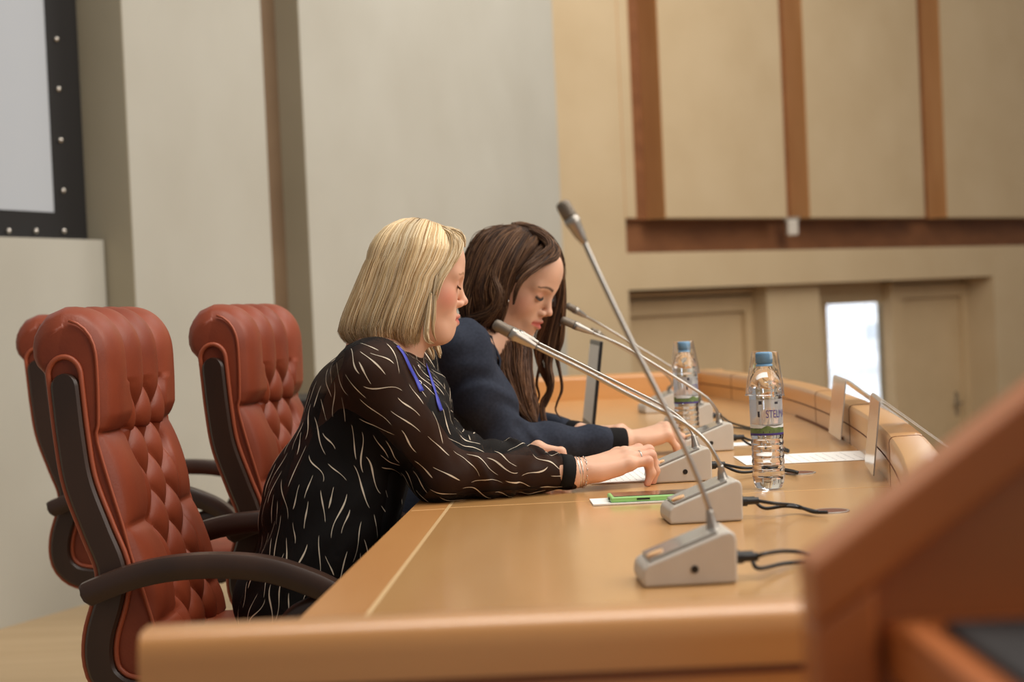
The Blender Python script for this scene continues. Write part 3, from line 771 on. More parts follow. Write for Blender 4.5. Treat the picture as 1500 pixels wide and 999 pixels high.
# ================================================================== microphones
def mic_unit(label, px, py, rz, neck, Yh=None, cable=None, k=1.0):
    """px,py: near bottom-left corner of the unit in the photograph; neck: points through the gooseneck; last two are the head"""
    c = T(px, py)
    L_, W_ = 0.112, 0.088
    R2 = np.array([[math.cos(rz), -math.sin(rz)], [math.sin(rz), math.cos(rz)]])
    org = c[:2] + R2 @ np.array([L_ / 2, W_ / 2])
    o = thing('conference_microphone', label, 'microphone', (org[0], org[1], ZTB + 0.0006), rz, 'gooseneck microphones along the table')
    b = MB()
    side = [(-0.056, 0.0), (-0.058, 0.010), (-0.056, 0.022), (-0.050, 0.027), (0.040, 0.060), (0.050, 0.062), (0.0555, 0.058), (0.057, 0.05), (0.056, 0.0)]
    b.prism(side, -W_ / 2, W_ / 2, axis=1); b.build('housing', MT['grey_plastic'], o, bevel=0.005, seg=3)
    b = MB(); al = math.atan2(0.033, 0.09)
    Rr = np.array([[math.cos(al), 0, -math.sin(al)], [0, 1, 0], [math.sin(al), 0, math.cos(al)]])
    b.box((-0.006, 0, 0.0452), (0.088, W_ - 0.016, 0.004), Rr); b.build('top_plate', MT['grey_top'], o, bevel=0.0015)
    b = MB()
    q0 = np.array([-0.038, -0.018, 0.0355]); b.add(*_disc(q0, Rr, 0.013, 0.006, 0.003)); b.build('button', MT['button'], o, bevel=0.001)
    b = MB(); b.box((0.002, 0.0, 0.0492), (0.03, 0.05, 0.0012), Rr); b.build('display', MT['laptop_black'], o)
    b = MB(); b.tube([(0.005, -W_ / 2 + 0.002, 0.019), (0.005, -W_ / 2 - 0.0012, 0.019)], 0.0046, 16); b.build('jack_socket', MT['black_plastic'], o)
    b = MB()
    for yy, zz in ((-0.018, 0.026), (0.012, 0.024)):
        b.tube([(0.055, yy, zz), (0.068, yy, zz), (0.0681, yy, zz), (0.086, yy, zz)], [0.0075, 0.0075, 0.0055, 0.0055], 12)
    b.build('plug', MT['black_plastic'], o)
    # gooseneck in world coordinates
    inv = lambda q: np.r_[R2.T @ (np.array(q[:2]) - org), q[2] - ZTB]
    Yb = org[1]; Yh = Yh if Yh else Yb
    n = len(neck)
    wp = [inv(P(a, bb, Yb + (Yh - Yb) * (i / (n - 1)) ** 1.0)) for i, (a, bb) in enumerate(neck)]
    wp[0] = np.array([0.036, 0.0, 0.058])
    wp.insert(1, wp[0] + (wp[1] - wp[0]) * 0.0 + np.array([-0.002, 0, 0.012]))
    body = spline(wp[:-1], 60)
    b = MB(); b.tube(body[:15], np.r_[0.0092, 0.009, np.linspace(0.0082, 0.0042, 13)], 16); b.build('neck_boot', MT['mic_metal'], o, smooth=True)
    b = MB(); b.tube(spline(wp[:-1], 120), 0.0034, 12); b.build('gooseneck', MT['chrome'], o, smooth=True)
    h0, h1 = wp[-2], wp[-1]; d = (h1 - h0); Ln = np.linalg.norm(d); d /= Ln
    b = MB(); pr = [(-0.010, 0.0042), (0.0, 0.0046), (0.10, 0.0055), (0.16, 0.0068), (0.42, 0.0086), (0.46, 0.0096), (0.60, 0.0098)]
    b.tube([h0 + d * Ln * t for t, _ in pr], [q for _, q in pr], 18); hd = b.build('mic_head', MT['mic_metal'], o, smooth=True)
    b = MB(); pr = [(0.60, 0.0088), (0.64, 0.0092), (0.90, 0.0092), (0.97, 0.0078), (1.0, 0.004)]
    b.tube([h0 + d * Ln * t for t, _ in pr], [q for _, q in pr], 18); b.build('mic_grille', MT['mic_dark'], hd, smooth=True)
    if cable is not None:
        for (yy, zz, pts) in ((-0.018, 0.026, cable[0]), (0.012, 0.024, cable[1])):
            cp = [np.array([0.084, yy, zz])] + [inv(np.r_[T(a, bb, ZTB + max(h_, 0.0066))]) for a, bb, h_ in pts]
            b = MB(); b.tube(spline(cp, 40), 0.0028, 8); b.build('cable', MT['black_plastic'], o, smooth=True)
    return o
def _disc(c, R, rx, ry, h):
    n = 20; v = []
    for z in (0, h):
        for k in range(n):
            a = 2 * math.pi * k / n; v.append(c + R @ np.array([rx * math.cos(a) * 0.8, ry * 1.6 * math.sin(a), z]))
    f = [tuple(range(n))[::-1], tuple(range(n, 2 * n))] + [(i, (i + 1) % n, n + (i + 1) % n, n + i) for i in range(n)]
    return v, f
mic_unit('nearest microphone unit, its tall gooseneck rising steeply above the others', 944, 862, 0.05,
         [(1048, 784), (1035, 735), (1008, 668), (968, 585), (922, 495), (880, 408), (856, 356), (822, 296)], 2.08,
         ([(1120, 812, .03), (1150, 808, .022), (1184, 812, .012), (1215, 828, .004)], [(1110, 833, .012), (1150, 826, .006), (1190, 824, .004), (1220, 832, .002)]))
mic_unit('second microphone unit from the camera, in front of the tall water bottle', 982, 769, 0.07,
         [(1062, 706), (1054, 680), (1035, 648), (1006, 623), (970, 603), (920, 578), (860, 546), (784, 508), (723, 474)], 2.62,
         ([(1135, 738, .022), (1165, 741, .012), (1190, 750, .004), (1212, 751, .001)], [(1120, 745, .012), (1150, 742, .014), (1175, 745, .008), (1200, 751, .001)]))
mic_unit('microphone unit touched by the blond person\'s fingertips', 957, 709, 0.09,
         [(1022, 662), (1014, 636), (1001, 617), (972, 596), (920, 569), (880, 549), (845, 531), (788, 503), (740, 481)], 3.25,
         ([(1090, 686, .02), (1130, 685, .012), (1160, 690, .004), (1168, 692, .001)], [(1085, 692, .008), (1120, 689, .004), (1150, 690, .002), (1168, 693, .001)]))
mic_unit('microphone unit beside the hand of the person in navy, its head by their hair', 1003, 664, 0.12,
         [(1058, 624), (1050, 602), (1035, 583), (1005, 563), (960, 535), (912, 507), (868, 488), (822, 468)], 3.75,
         ([(1100, 645, .02), (1130, 648, .01), (1155, 660, .002)], [(1100, 652, .008), (1130, 656, .004), (1155, 662, .002)]))
mic_unit('microphone unit half hidden behind the farther water bottle, with a thin low gooseneck', 985, 628, 0.16,
         [(1034, 598), (1024, 574), (1004, 553), (970, 530), (920, 500), (880, 476), (858, 464), (830, 447)], 4.35,
         ([(1070, 619, .015), (1090, 625, .006), (1105, 628, .001)], [(1068, 624, .006), (1090, 628, .002), (1104, 630, .001)]))
mic_unit('farthest microphone unit, left of the farther water bottle', 946, 606, 0.2,
         [(988, 580), (985, 562), (975, 548), (955, 536), (930, 520), (905, 506), (885, 494), (866, 484)], 4.95,
         ([(1010, 598, .012), (1025, 602, .006), (1036, 605, .001)], [(1010, 602, .006), (1025, 605, .002), (1036, 606, .001)]))

# ================================================================== bottles and cups
def text_mesh(txt, size):
    cu = bpy.data.curves.new('lettering', 'FONT'); cu.body = txt; cu.size = size
    to = bpy.data.objects.new('lettering', cu); COL.objects.link(to)
    dg = bpy.context.evaluated_depsgraph_get(); dg.update()
    me = bpy.data.meshes.new_from_object(to.evaluated_get(dg))
    v = [tuple(q.co) for q in me.vertices]; f = [tuple(p.vertices) for p in me.polygons]
    bpy.data.objects.remove(to); bpy.data.curves.remove(cu); bpy.data.meshes.remove(me)
    return v, f
def bottle(label):
    r = thing('water_bottle', label, 'bottle', group='clear water bottles on the table')
    def rm(rr, z, a):
        if z < 0.022 and rr > 0.012: return rr * (1 - 0.10 * (1 - z / 0.022) * (0.5 + 0.5 * math.cos(5 * a)))
        if 0.024 < z < 0.094: return rr * (1 - 0.012 * (0.5 + 0.5 * math.cos(8 * a + z * 200)))
        return rr
    prof = [(0.002, 0.006), (0.012, 0.004), (0.019, 0.0), (0.0235, 0.003), (0.0272, 0.012), (0.0288, 0.022)]
    z = 0.026
    while z < 0.09:
        prof += [(0.0288, z), (0.0278, z + 0.0035), (0.0276, z + 0.005), (0.0288, z + 0.0085)]; z += 0.0115
    prof += [(0.0290, 0.096), (0.0285, 0.10), (0.0285, 0.160), (0.0292, 0.163), (0.0280, 0.168), (0.0295, 0.174), (0.0285, 0.184), (0.0250, 0.196), (0.0195, 0.206), (0.0140, 0.213), (0.0115, 0.217), (0.0115, 0.222)]
    b = MB(); b.lathe(prof, 64, rmod=rm); b.build('body', MT['water'], r, smooth=True)
    b = MB(); b.lathe([(0.0145, 0.216), (0.0145, 0.219), (0.0125, 0.2195), (0.0125, 0.222)], 32, close=False); b.build('neck_ring', MT['cap_blue'], r, smooth=True)
    b = MB(); b.lathe([(0.0005, 0.2405), (0.0125, 0.2405), (0.0143, 0.239), (0.0145, 0.237), (0.0145, 0.2215), (0.0125, 0.221)], 48, rmod=lambda rr, z, a: rr * (1 + 0.02 * (math.cos(24 * a) if rr > 0.0143 else 0)), close=False); b.build('screw_cap', MT['cap_blue'], r, smooth=True)
    # printed label: hills, purple line, lettering, small marks
    def band(z0, z1, m, name, a0=0, a1=2 * math.pi, rr=0.0289, top=None):
        n = 64; b = MB(); v = []
        for k in range(n + 1):
            a = a0 + (a1 - a0) * k / n; zt_ = z1 if top is None else z1 + top(a)
            v += [(rr * math.cos(a), rr * math.sin(a), z0), (rr * math.cos(a), rr * math.sin(a), zt_)]
        b.add(v, [(2 * k, 2 * k + 2, 2 * k + 3, 2 * k + 1) for k in range(n)]); return b.build(name, m, r, fixn=False)
    lb = band(0.0955, 0.0995, MT['purple'], 'label')
    def part(o): o.parent = lb; return o
    part(band(0.0995, 0.109, MT['hills'], 'label_hills', top=lambda a: 0.002 * math.sin(3 * a) + 0.0015 * math.sin(7 * a + 1)))
    part(band(0.1085, 0.1135, MT['label_white'], 'label_mist', rr=0.02885, top=lambda a: 0.002 * math.sin(2 * a + 1)))
    part(band(0.1138, 0.1585, MT['label_film'], 'label_film', rr=0.02882))
    v, f = text_mesh('STELMAS', 0.0195)
    wr = lambda v, a0, z0, rr=0.0291, sx=0.62: [(rr * math.cos(a0 + x * sx / rr), rr * math.sin(a0 + x * sx / rr), z0 + y) for x, y, _ in v]
    b = MB(); b.add(wr(v, math.radians(-100), 0.1265), f); part(b.build('label_lettering', MT['purple'], r, fixn=False))
    for (a, z, w_, h_) in ((-118, 0.150, 0.006, 0.006), (-60, 0.150, 0.007, 0.004), (-125, 0.128, 0.004, 0.010), (40, 0.14, 0.006, 0.012), (-100, 0.1, 0.012, 0.003)):
        a = math.radians(a); da = w_ / 0.0291 / 2
        b = MB(); b.add([(0.0291 * math.cos(a + s_ * da), 0.0291 * math.sin(a + s_ * da), z + t_ * h_) for s_, t_ in ((-1, 0), (1, 0), (1, 1), (-1, 1))], [(0, 1, 2, 3)])
        part(b.build('label_mark', MT['label_dark'], r, fixn=False))
    return r
bl = bottle('water bottle with blue cap, nearer of the two, standing behind the second microphone')
q = T(1127, 716); bl.location = (q[0], q[1], ZTB + 0.0006)
q2 = T(1008, 650); bl2 = dup(bl, (q2[0], q2[1], ZTB + 0.0006), math.radians(35), 'water bottle with blue cap, farther of the two, standing among the far microphones')
def cup(label):
    r = thing('plastic_cup', label, 'cup', group='clear plastic cups upturned on the bottles')
    prof = [(0.0335, -0.077), (0.0345, -0.0765), (0.034, -0.074), (0.0315, -0.05), (0.0300, -0.045), (0.0255, -0.015), (0.0235, 0.0), (0.0225, 0.0012), (0.0008, 0.0012)]
    b = MB(); b.lathe(prof, 48, close=False); b.build('cup_wall', MT['cup'], r, smooth=True, fixn=False)
    b = MB(); b.lathe([(0.0338, -0.0775), (0.0350, -0.0765), (0.0350, -0.0755), (0.0338, -0.0748)], 48, close=False); b.build('rim', MT['cup'], r, smooth=True)
    return r
cu_ = cup('clear plastic cup upturned over the nearer bottle'); cu_.location = (bl.location[0] + 0.002, bl.location[1], ZTB + 0.2412); cu_.rotation_euler = (0, 0.04, 0)
cu2 = dup(cu_, (bl2.location[0] - 0.001, bl2.location[1], ZTB + 0.2412), 0, 'clear plastic cup upturned over the farther bottle'); cu2.rotation_euler = (0, -0.03, 0)

# ================================================================== name plates astride the kerb
def plate(ya, yb, label):
    r = thing('name_plate', label, 'name plate', (xo((ya + yb) / 2), (ya + yb) / 2, ZTB), 0, 'clear tent name plates on the kerb')
    off = tuple(r.location); b = MB(); rings = []
    for y in (ya, yb):
        dx = (xo(y + 0.01) - xo(y - 0.01)) / 0.02; nn = np.array([1, -dx]); nn /= np.linalg.norm(nn)
        pr = [(-0.026, 0.762), (-0.010, 0.893), (-0.006, 0.897), (0.0, 0.894), (0.125, 0.795), (0.1225, 0.7935), (0.0, 0.8895), (-0.006, 0.8925), (-0.0075, 0.8915), (-0.0235, 0.7616)]
        rings.append([(xo(y) + o * nn[0], y + o * nn[1], z) for o, z in pr])
    b.loft(rings); b.build('folded_sheet', MT['acrylic'], r, off)
    return r
plate(3.78, 4.01, 'clear bent name plate on the kerb, farther of the two')
plate(3.02, 3.24, 'clear bent name plate on the kerb, nearer of the two')

# ================================================================== papers, phone, laptop
def sheet(name, label, corners, z0, th=0.0008, lines=None, group=None):
    c = np.mean(corners, axis=0); r = thing(name, label, 'paper', (c[0], c[1], z0), 0, group); off = tuple(r.location)
    b = MB(); b.prism([tuple(q[:2]) for q in corners], z0, z0 + th); b.build('sheet', MT['paper'], r, off)
    if lines:
        a, bb, cc, d = [np.array(q[:2]) for q in corners]
        b = MB()
        for i in range(lines):
            t = 0.14 + 0.72 * i / max(1, lines - 1); e = 0.45 + 0.45 * random.random()
            p = lambda u, v: (a * (1 - u) + bb * u) * (1 - v) + (d * (1 - u) + cc * u) * v
            for k in range(9):
                u0 = 0.08 + 0.84 * k / 9; u1_ = u0 + 0.84 / 9 * (0.5 + 0.4 * random.random())
                if u0 > e + 0.08: break
                v = [p(t - 0.004, u0), p(t + 0.004, u0), p(t + 0.004, u1_), p(t - 0.004, u1_)]
                b.add([(q[0], q[1], z0 + th + 0.0002) for q in v], [(0, 1, 2, 3)])
        b.build('printed_lines', MT['ink'], r, off, fixn=False)
    return r
def quad(c, wx, wy, rz):
    R = np.array([[math.cos(rz), -math.sin(rz)], [math.sin(rz), math.cos(rz)]])
    return [np.array(c) + R @ np.array([sx * wx / 2, sy * wy / 2]) for sx, sy in ((-1, -1), (1, -1), (1, 1), (-1, 1))]
sheet('paper_sheet', 'printed white sheet lying behind the nearer bottle towards the kerb', quad((0.60, 3.53), 0.28, 0.20, 0.0), ZTB + 0.0006, lines=12, group='loose paper sheets')
sheet('paper_sheet', 'small white slip right of the microphone by the navy sleeve', quad((0.53, 3.93), 0.12, 0.09, 0.05), ZTB + 0.0006, group='loose paper sheets')
sheet('paper_sheet', 'white sheet under the blond person\'s right fingers', quad((0.225, 3.34), 0.19, 0.27, 0.05), ZTB + 0.0006, 0.002, lines=12, group='loose paper sheets')
sheet('note_pad', 'white card under the green phone', quad((0.215, 2.905), 0.185, 0.085, 0.03), ZTB + 0.0006, 0.0025, group='note pads')
ph = thing('mobile_phone', 'phone in a bright green case lying on a white card', 'phone', (0.228, 2.905, ZTB + 0.0034), 0.03)
b = MB(); b.box((0, 0, 0.0045), (0.15, 0.072, 0.009)); b.build('case', MT['phone_case'], ph, bevel=0.003, seg=3)
b = MB(); b.box((0, 0, 0.0092), (0.138, 0.062, 0.0014)); b.build('screen', MT['phone_glass'], ph, bevel=0.0006)
b = MB(); b.box((-0.0755, -0.01, 0.0045), (0.003, 0.016, 0.003)); b.box((-0.02, -0.0362, 0.0045), (0.022, 0.0012, 0.003)); b.build('side_buttons', MT['black_plastic'], ph)
# laptop, open, seen nearly edge-on
lt = thing('laptop', 'open grey laptop seen almost edge-on beside the navy sleeve', 'laptop', (0.178, 4.37, ZTB), math.radians(2))
b = MB(); b.box((-0.115, 0, 0.009), (0.23, 0.30, 0.016)); bs_ = b.build('base', MT['laptop'], lt, bevel=0.003)
b = MB(); b.box((-0.105, 0, 0.0174), (0.12, 0.26, 0.001)); b.build('keyboard', MT['laptop_black'], lt)
th_ = math.radians(8); Rl = np.array([[math.cos(th_), 0, math.sin(th_)], [0, 1, 0], [-math.sin(th_), 0, math.cos(th_)]])
b = MB(); b.box(Rl @ np.array([0.006, 0, 0.122]) + np.array([0, 0, 0.014]), (0.008, 0.30, 0.225), Rl); b.build('lid', MT['laptop_black'], lt, bevel=0.002)
b = MB(); b.box(Rl @ np.array([0.0016, 0, 0.125]) + np.array([0, 0, 0.014]), (0.001, 0.28, 0.195), Rl); b.build('display', mat('laptop screen', srgb(208, 206, 200), 0.3), lt)
# ================================================================== people
def nrm(v): v = np.array(v, float); return v / np.linalg.norm(v)

def add_head(f, o, R, s=1.0, chub=0.0, neck=None, nr=0.054, mz=-0.002):
    L = lambda x, y, z: o + R @ (np.array([x, y, z]) * s)
    f.ell(L(-0.006, 0, 0.030), np.array([0.088, 0.073, 0.082]) * s, R, 0.02)
    f.ell(L(0.026, 0, -0.022), np.array([0.058, 0.058 + chub * 0.4, 0.076]) * s, R, 0.03)
    f.ell(L(0.050, 0, 0.045), np.array([0.038, 0.052, 0.045]) * s, R, 0.03)        # forehead
    for y in (-1, 1):
        f.cone(L(-0.002, y * 0.050, -0.052), L(0.050, y * 0.022, -0.093), (0.020 + chub) * s, (0.018 + chub) * s, 0.03)   # jaw
        f.ell(L(0.047, y * 0.036, -0.034), np.array([0.027, 0.023 + chub * 0.5, 0.028]) * s, R, 0.022)                  # cheek
    f.ell(L(0.068, 0, -0.097), np.array([0.0175, 0.021, 0.0165]) * s, R, 0.018)        # chin
    if chub: f.ell(L(0.030, 0, -0.104), np.array([0.040, 0.036, 0.020]) * s, R, 0.03)   # under the chin
    for y in (-1, 1): f.cone(L(0.078, y * 0.008, 0.014), L(0.066, y * 0.044, 0.017), 0.010 * s, 0.009 * s, 0.016)       # brow
    for y in (-1, 1): f.ell(L(0.092, y * 0.031, -0.003), np.array([0.016, 0.017, 0.0115]) * s, R, 0.012, sub=True)       # sockets
    for y in (-1, 1):
        f.ell(L(0.0672, y * 0.031, -0.003), np.array([0.0135, 0.0155, 0.0125]) * s, R, 0.006)                             # lids
        f.cone(L(0.0765, y * 0.020, -0.0085), L(0.0735, y * 0.040, -0.008), 0.0034 * s, 0.0028 * s, 0.004)                  # lower edge of upper lid
    f.cone(L(0.081, 0, 0.008), L(0.0985, 0, -0.031), 0.0068 * s, 0.0075 * s, 0.010)       # nose bridge
    f.ell(L(0.1005, 0, -0.0335), np.array([0.0085, 0.0088, 0.0078]) * s, R, 0.006)        # tip
    for y in (-1, 1): f.ell(L(0.090, y * 0.0115, -0.0395), np.array([0.0095, 0.0062, 0.0068]) * s, R, 0.005)
    for y in (-1, 1): f.ell(L(0.0965, y * 0.0055, -0.0455), np.array([0.0042, 0.0026, 0.0028]) * s, R, 0.002, sub=True)    # nostrils
    f.ell(L(0.070, 0, -0.064 + mz), np.array([0.019, 0.029, 0.021]) * s, R, 0.018)            # mouth mound
    for y in (-1, 1):
        f.cone(L(0.0920, y * 0.003, -0.0575 + mz), L(0.0765, y * 0.024, -0.0650 + mz), 0.0046 * s, 0.0022 * s, 0.004)              # upper lip
        f.cone(L(0.0908, y * 0.002, -0.0715 + mz), L(0.0765, y * 0.022, -0.0660 + mz), 0.0054 * s, 0.0022 * s, 0.004)              # lower lip
    f.cone(L(0.0990, -0.006, -0.0642 + mz), L(0.0990, 0.006, -0.0642 + mz), 0.0030 * s, 0.0030 * s, 0.003, sub=True)
    for y in (-1, 1): f.cone(L(0.094, y * 0.006, -0.0645 + mz), L(0.081, y * 0.023, -0.0655 + mz), 0.0020 * s, 0.0012 * s, 0.003, sub=True)  # mouth line
    for y in (-1, 1):
        Re = R @ rot(y * -0.35, 0.15)
        f.ell(L(-0.008, y * 0.075, -0.012), np.array([0.017, 0.0055, 0.031]) * s, Re, 0.006)
        f.ell(L(-0.004, y * 0.081, -0.009), np.array([0.0085, 0.004, 0.016]) * s, Re, 0.003, sub=True)
    if neck is not None:
        f.cone(L(-0.030, 0, -0.050), neck, (nr - 0.004) * s, (nr + 0.004) * s, 0.03)

def head_color(V, o, R, s, skin, blush, lips, brow, lash, col=None, blush_amt=0.8, mz=-0.002, lw=0.0028):
    q = (V - o) @ R / s
    c = np.tile(np.array(skin[:3]), (len(V), 1)) if col is None else col
    def mixc(c, w_, k): return c * (1 - w_[:, None]) + np.array(k[:3]) * w_[:, None]
    g = lambda d2: np.exp(-d2)
    inh = (q[:, 0] > 0.02) & (np.abs(q[:, 1]) < 0.08) & (np.abs(q[:, 2]) < 0.13)
    for y in (-1, 1):
        w_ = g(((q[:, 0] - 0.05) / 0.028) ** 2 + ((q[:, 1] - y * 0.052) / 0.024) ** 2 + ((q[:, 2] + 0.032) / 0.024) ** 2) * blush_amt * inh
        c = mixc(c, w_, blush)
        # brow: a thin arc
        t = np.clip((np.abs(q[:, 1]) - 0.012) / 0.036, 0, 1); zc = 0.0165 + 0.007 * np.sin(t * 2.4) - 0.004 * t
        w_ = g(((q[:, 2] - zc) / (0.0034 * (1.05 - 0.6 * t))) ** 4) * (q[:, 1] * y > 0.010) * (q[:, 1] * y < 0.054) * (q[:, 0] > 0.045)
        c = mixc(c, w_ * 0.92, brow)
        zl = -0.0085 + 0.0035 * ((np.abs(q[:, 1]) - 0.031) / 0.013) ** 2 * 0.8 - 0.001
        w_ = g(((q[:, 2] - zl) / lw) ** 4) * (q[:, 1] * y > 0.0175) * (q[:, 1] * y < 0.0455) * (q[:, 0] > 0.05)
        c = mixc(c, w_ * 0.9, lash)
        w_ = g(((q[:, 2] - 0.001) / 0.007) ** 2 + ((q[:, 1] - y * 0.032) / 0.014) ** 2) * (q[:, 0] > 0.05)
        c = mixc(c, w_ * 0.35, blush)
    w_ = g(((q[:, 2] + 0.0645 - mz) / (0.0105 - 0.0055 * np.clip(np.abs(q[:, 1]) / 0.024, 0, 1))) ** 4) * (np.abs(q[:, 1]) < 0.0245) * (q[:, 0] > 0.0735)
    c = mixc(c, w_ * 0.85, lips)
    w_ = g(((q[:, 0] - 0.105) / 0.014) ** 2 + (q[:, 1] / 0.016) ** 2 + ((q[:, 2] + 0.036) / 0.014) ** 2)
    c = mixc(c, w_ * 0.25, blush)
    return c

FL = {'i': (0.043, 0.026, 0.021), 'm': (0.047, 0.029, 0.022), 'r': (0.043, 0.027, 0.021), 'p': (0.034, 0.021, 0.019)}
def add_hand(f, wrist, fwd, upv, ts, curls, thumb=None, s=1.0, spread=(0.10, 0.02, -0.05, -0.13), nails=None):
    """ts = +1 when the thumb lies on the left of forward (palm-down right hand)"""
    X_ = nrm(fwd); Y_ = nrm(np.cross(upv, X_)); Z_ = np.cross(X_, Y_)
    G = lambda x, y, z: np.array(wrist) + (X_ * x + Y_ * y * ts + Z_ * z) * s
    mcp = {'i': (0.087, 0.0270, 0.002), 'm': (0.090, 0.0085, 0.0055), 'r': (0.085, -0.0095, 0.0035), 'p': (0.077, -0.0265, -0.002)}
    car = {'i': (0.016, 0.014, 0), 'm': (0.014, 0.005, 0.002), 'r': (0.014, -0.006, 0.002), 'p': (0.014, -0.015, 0)}
    for k in 'imrp':
        f.cone(G(*car[k]), G(*mcp[k]), 0.0150 * s, 0.0112 * s, 0.010)
    f.cone(G(-0.01, 0, 0), G(0.03, 0, -0.003), 0.020 * s, 0.017 * s, 0.015)
    f.cone(G(0.025, -0.018, -0.006), G(0.06, -0.022, -0.008), 0.013 * s, 0.010 * s, 0.012)
    tips = {}
    for n, k in enumerate('imrp'):
        f.ell(G(*mcp[k]), 0.0125 * s, None, 0.006)
        a = 0.0; p = G(*mcp[k]); rr = [0.0100, 0.0088, 0.0081, 0.0066]
        if k == 'p': rr = [x * 0.88 for x in rr]
        for j in range(3):
            a += math.radians(curls[k][j]); sp = spread[n] * (1 if j == 0 else 0.6)
            d = X_ * math.cos(a) * math.cos(sp) + Y_ * ts * math.sin(sp) - Z_ * math.sin(a)
            p2 = p + nrm(d) * FL[k][j] * s
            f.cone(p, p2, rr[j] * s, rr[j + 1] * s, 0.0045 if j else 0.006)
            if j < 2: f.ell(p2, rr[j + 1] * 1.06 * s, None, 0.004)
            tips[(k, j)] = (p.copy(), p2.copy()); p = p2
    tp = thumb or [(0.022, 0.020, -0.008), (0.050, 0.042, -0.016), (0.078, 0.050, -0.024), (0.100, 0.046, -0.030)]
    f.chain([G(*q) for q in tp], [0.0145 * s, 0.0112 * s, 0.0100 * s, 0.0076 * s], 0.008)
    return G, tips

class Hair:
    def __init__(s): s.paths = []; s.rad = []; s.col = []; s.core = MB()
    def strand(s, p, r, c): s.paths.append(np.asarray(p, float)); s.rad.append(r); s.col.append(c)
    def lock(s, guide, rads, n, cols, np_=18, r=0.0009, core=0.6, wave=0.0, flat=None, seed=0):
        rg = np.random.default_rng(seed)
        g = spline(guide, np_); R_ = np.interp(np.linspace(0, 1, np_), np.linspace(0, 1, len(rads)), rads)
        for i in range(n):
            v = rg.normal(size=3); v /= np.linalg.norm(v); v *= rg.random() ** 0.4
            if flat is not None: v = v * np.array(flat)
            ln = 0.8 + 0.2 * rg.random(); ph = rg.random() * 6
            t = np.linspace(0, ln, np_)
            gg = np.stack([np.interp(t, np.linspace(0, 1, np_), g[:, k]) for k in range(3)], 1)
            rr = np.interp(t, np.linspace(0, 1, np_), R_)
            jit = np.stack([np.sin(t * 9 + ph), np.cos(t * 7 + ph * 1.3), np.sin(t * 8 + ph * 2)], 1) * wave
            s.strand(gg + rr[:, None] * (v + jit), r * (0.7 + 0.6 * rg.random()), s.pick(cols, rg))
        if core:
            s.core.tube(g, np.maximum(R_ * core, 0.0004), 10, mi=0, flat=None)
    @staticmethod
    def pick(cols, rg):
        a = cols[rg.integers(len(cols))]; b = cols[rg.integers(len(cols))]; t = rg.random()
        return np.array(a[:3]) * t + np.array(b[:3]) * (1 - t)
    def build(s, name, m, parent, off, core_col, sides=3):
        Vs, Fs, Cs = [], [], []; base = 0
        ang = np.arange(sides) * 2 * math.pi / sides
        for p, r, c in zip(s.paths, s.rad, s.col):
            n = len(p); tg = np.gradient(p, axis=0); tg /= np.linalg.norm(tg, axis=1)[:, None] + 1e-9
            ref = np.array([0.3, 0.9, 0.1]); a = np.cross(tg, ref); a /= np.linalg.norm(a, axis=1)[:, None] + 1e-9; b = np.cross(tg, a)
            rr = r * np.r_[np.ones(n - 4), [0.85, 0.65, 0.4, 0.12]]
            v = p[:, None, :] + rr[:, None, None] * (np.cos(ang)[None, :, None] * a[:, None] + np.sin(ang)[None, :, None] * b[:, None])
            Vs.append(v.reshape(-1, 3)); Cs.append(np.repeat(c, sides, axis=0) if np.ndim(c) == 2 else np.tile(c, (n * sides, 1)))
            i = np.arange(n - 1)[:, None] * sides; k = np.arange(sides)[None]; k2 = (k + 1) % sides
            Fs.append((np.stack([i + k, i + k2, i + sides + k2, i + sides + k], -1).reshape(-1, 4)) + base); base += n * sides
        if s.core.v:
            cf = [f for f in s.core.f if len(f) == 4]
            Vs.append(np.array(s.core.v)); Fs.append(np.array(cf) + base); Cs.append(np.tile(np.array(core_col[:3]), (len(s.core.v), 1)))
        return np_mesh(name, np.concatenate(Vs), np.concatenate(Fs), m, parent, off, True, np.concatenate(Cs))

M_SKIN = attr_mat('skin', 'Col', 0.46, 0.4, sss=0.12, bump=(500, 0.06, 0.001))
M_HAIR = attr_mat('hair', 'Col', 0.5, 0.3)
def cloth(name, col, c2, rough=0.85, bump=(700, 0.25, 0.0012), sheen=0.0):
    return mat(name, col, rough, spec=0.25, noise=(c2, 160, 3), bump=bump, sheen=sheen)
M_BLOUSE = mat('sheer black fabric', srgb(20, 17, 16), 0.7, spec=0.2, bump=(60, 0.3, 0.004))
_nt = M_BLOUSE.node_tree; _b = _nt.nodes['Principled BSDF']; _o = [n for n in _nt.nodes if n.type == 'OUTPUT_MATERIAL'][0]
_tr = _nt.nodes.new('ShaderNodeBsdfTransparent'); _tr.inputs[0].default_value = (0.75, 0.6, 0.5, 1); _mx = _nt.nodes.new('ShaderNodeMixShader'); _mx.inputs[0].default_value = 0.24
_nt.links.new(_b.outputs[0], _mx.inputs[1]); _nt.links.new(_tr.outputs[0], _mx.inputs[2]); _nt.links.new(_mx.outputs[0], _o.inputs[0])
M_NAVY = cloth('navy suit cloth', srgb(45, 51, 65), srgb(36, 41, 54))
M_BLACK = cloth('black cloth', srgb(20, 19, 20), srgb(15, 14, 15))
M_SHOE = mat('black shoe leather', srgb(22, 20, 20), 0.35)

def legs(f, hipc, side, knee, ankle, toe, r=(0.075, 0.055, 0.034)):
    h = np.array(hipc) + np.array([0.0, side * 0.085, 0.0])
    f.cone(h, knee, r[0], r[1], 0.03); f.cone(knee, ankle, r[1] * 0.95, r[2], 0.02)
    f.cone(ankle, toe, 0.03, 0.022, 0.02)

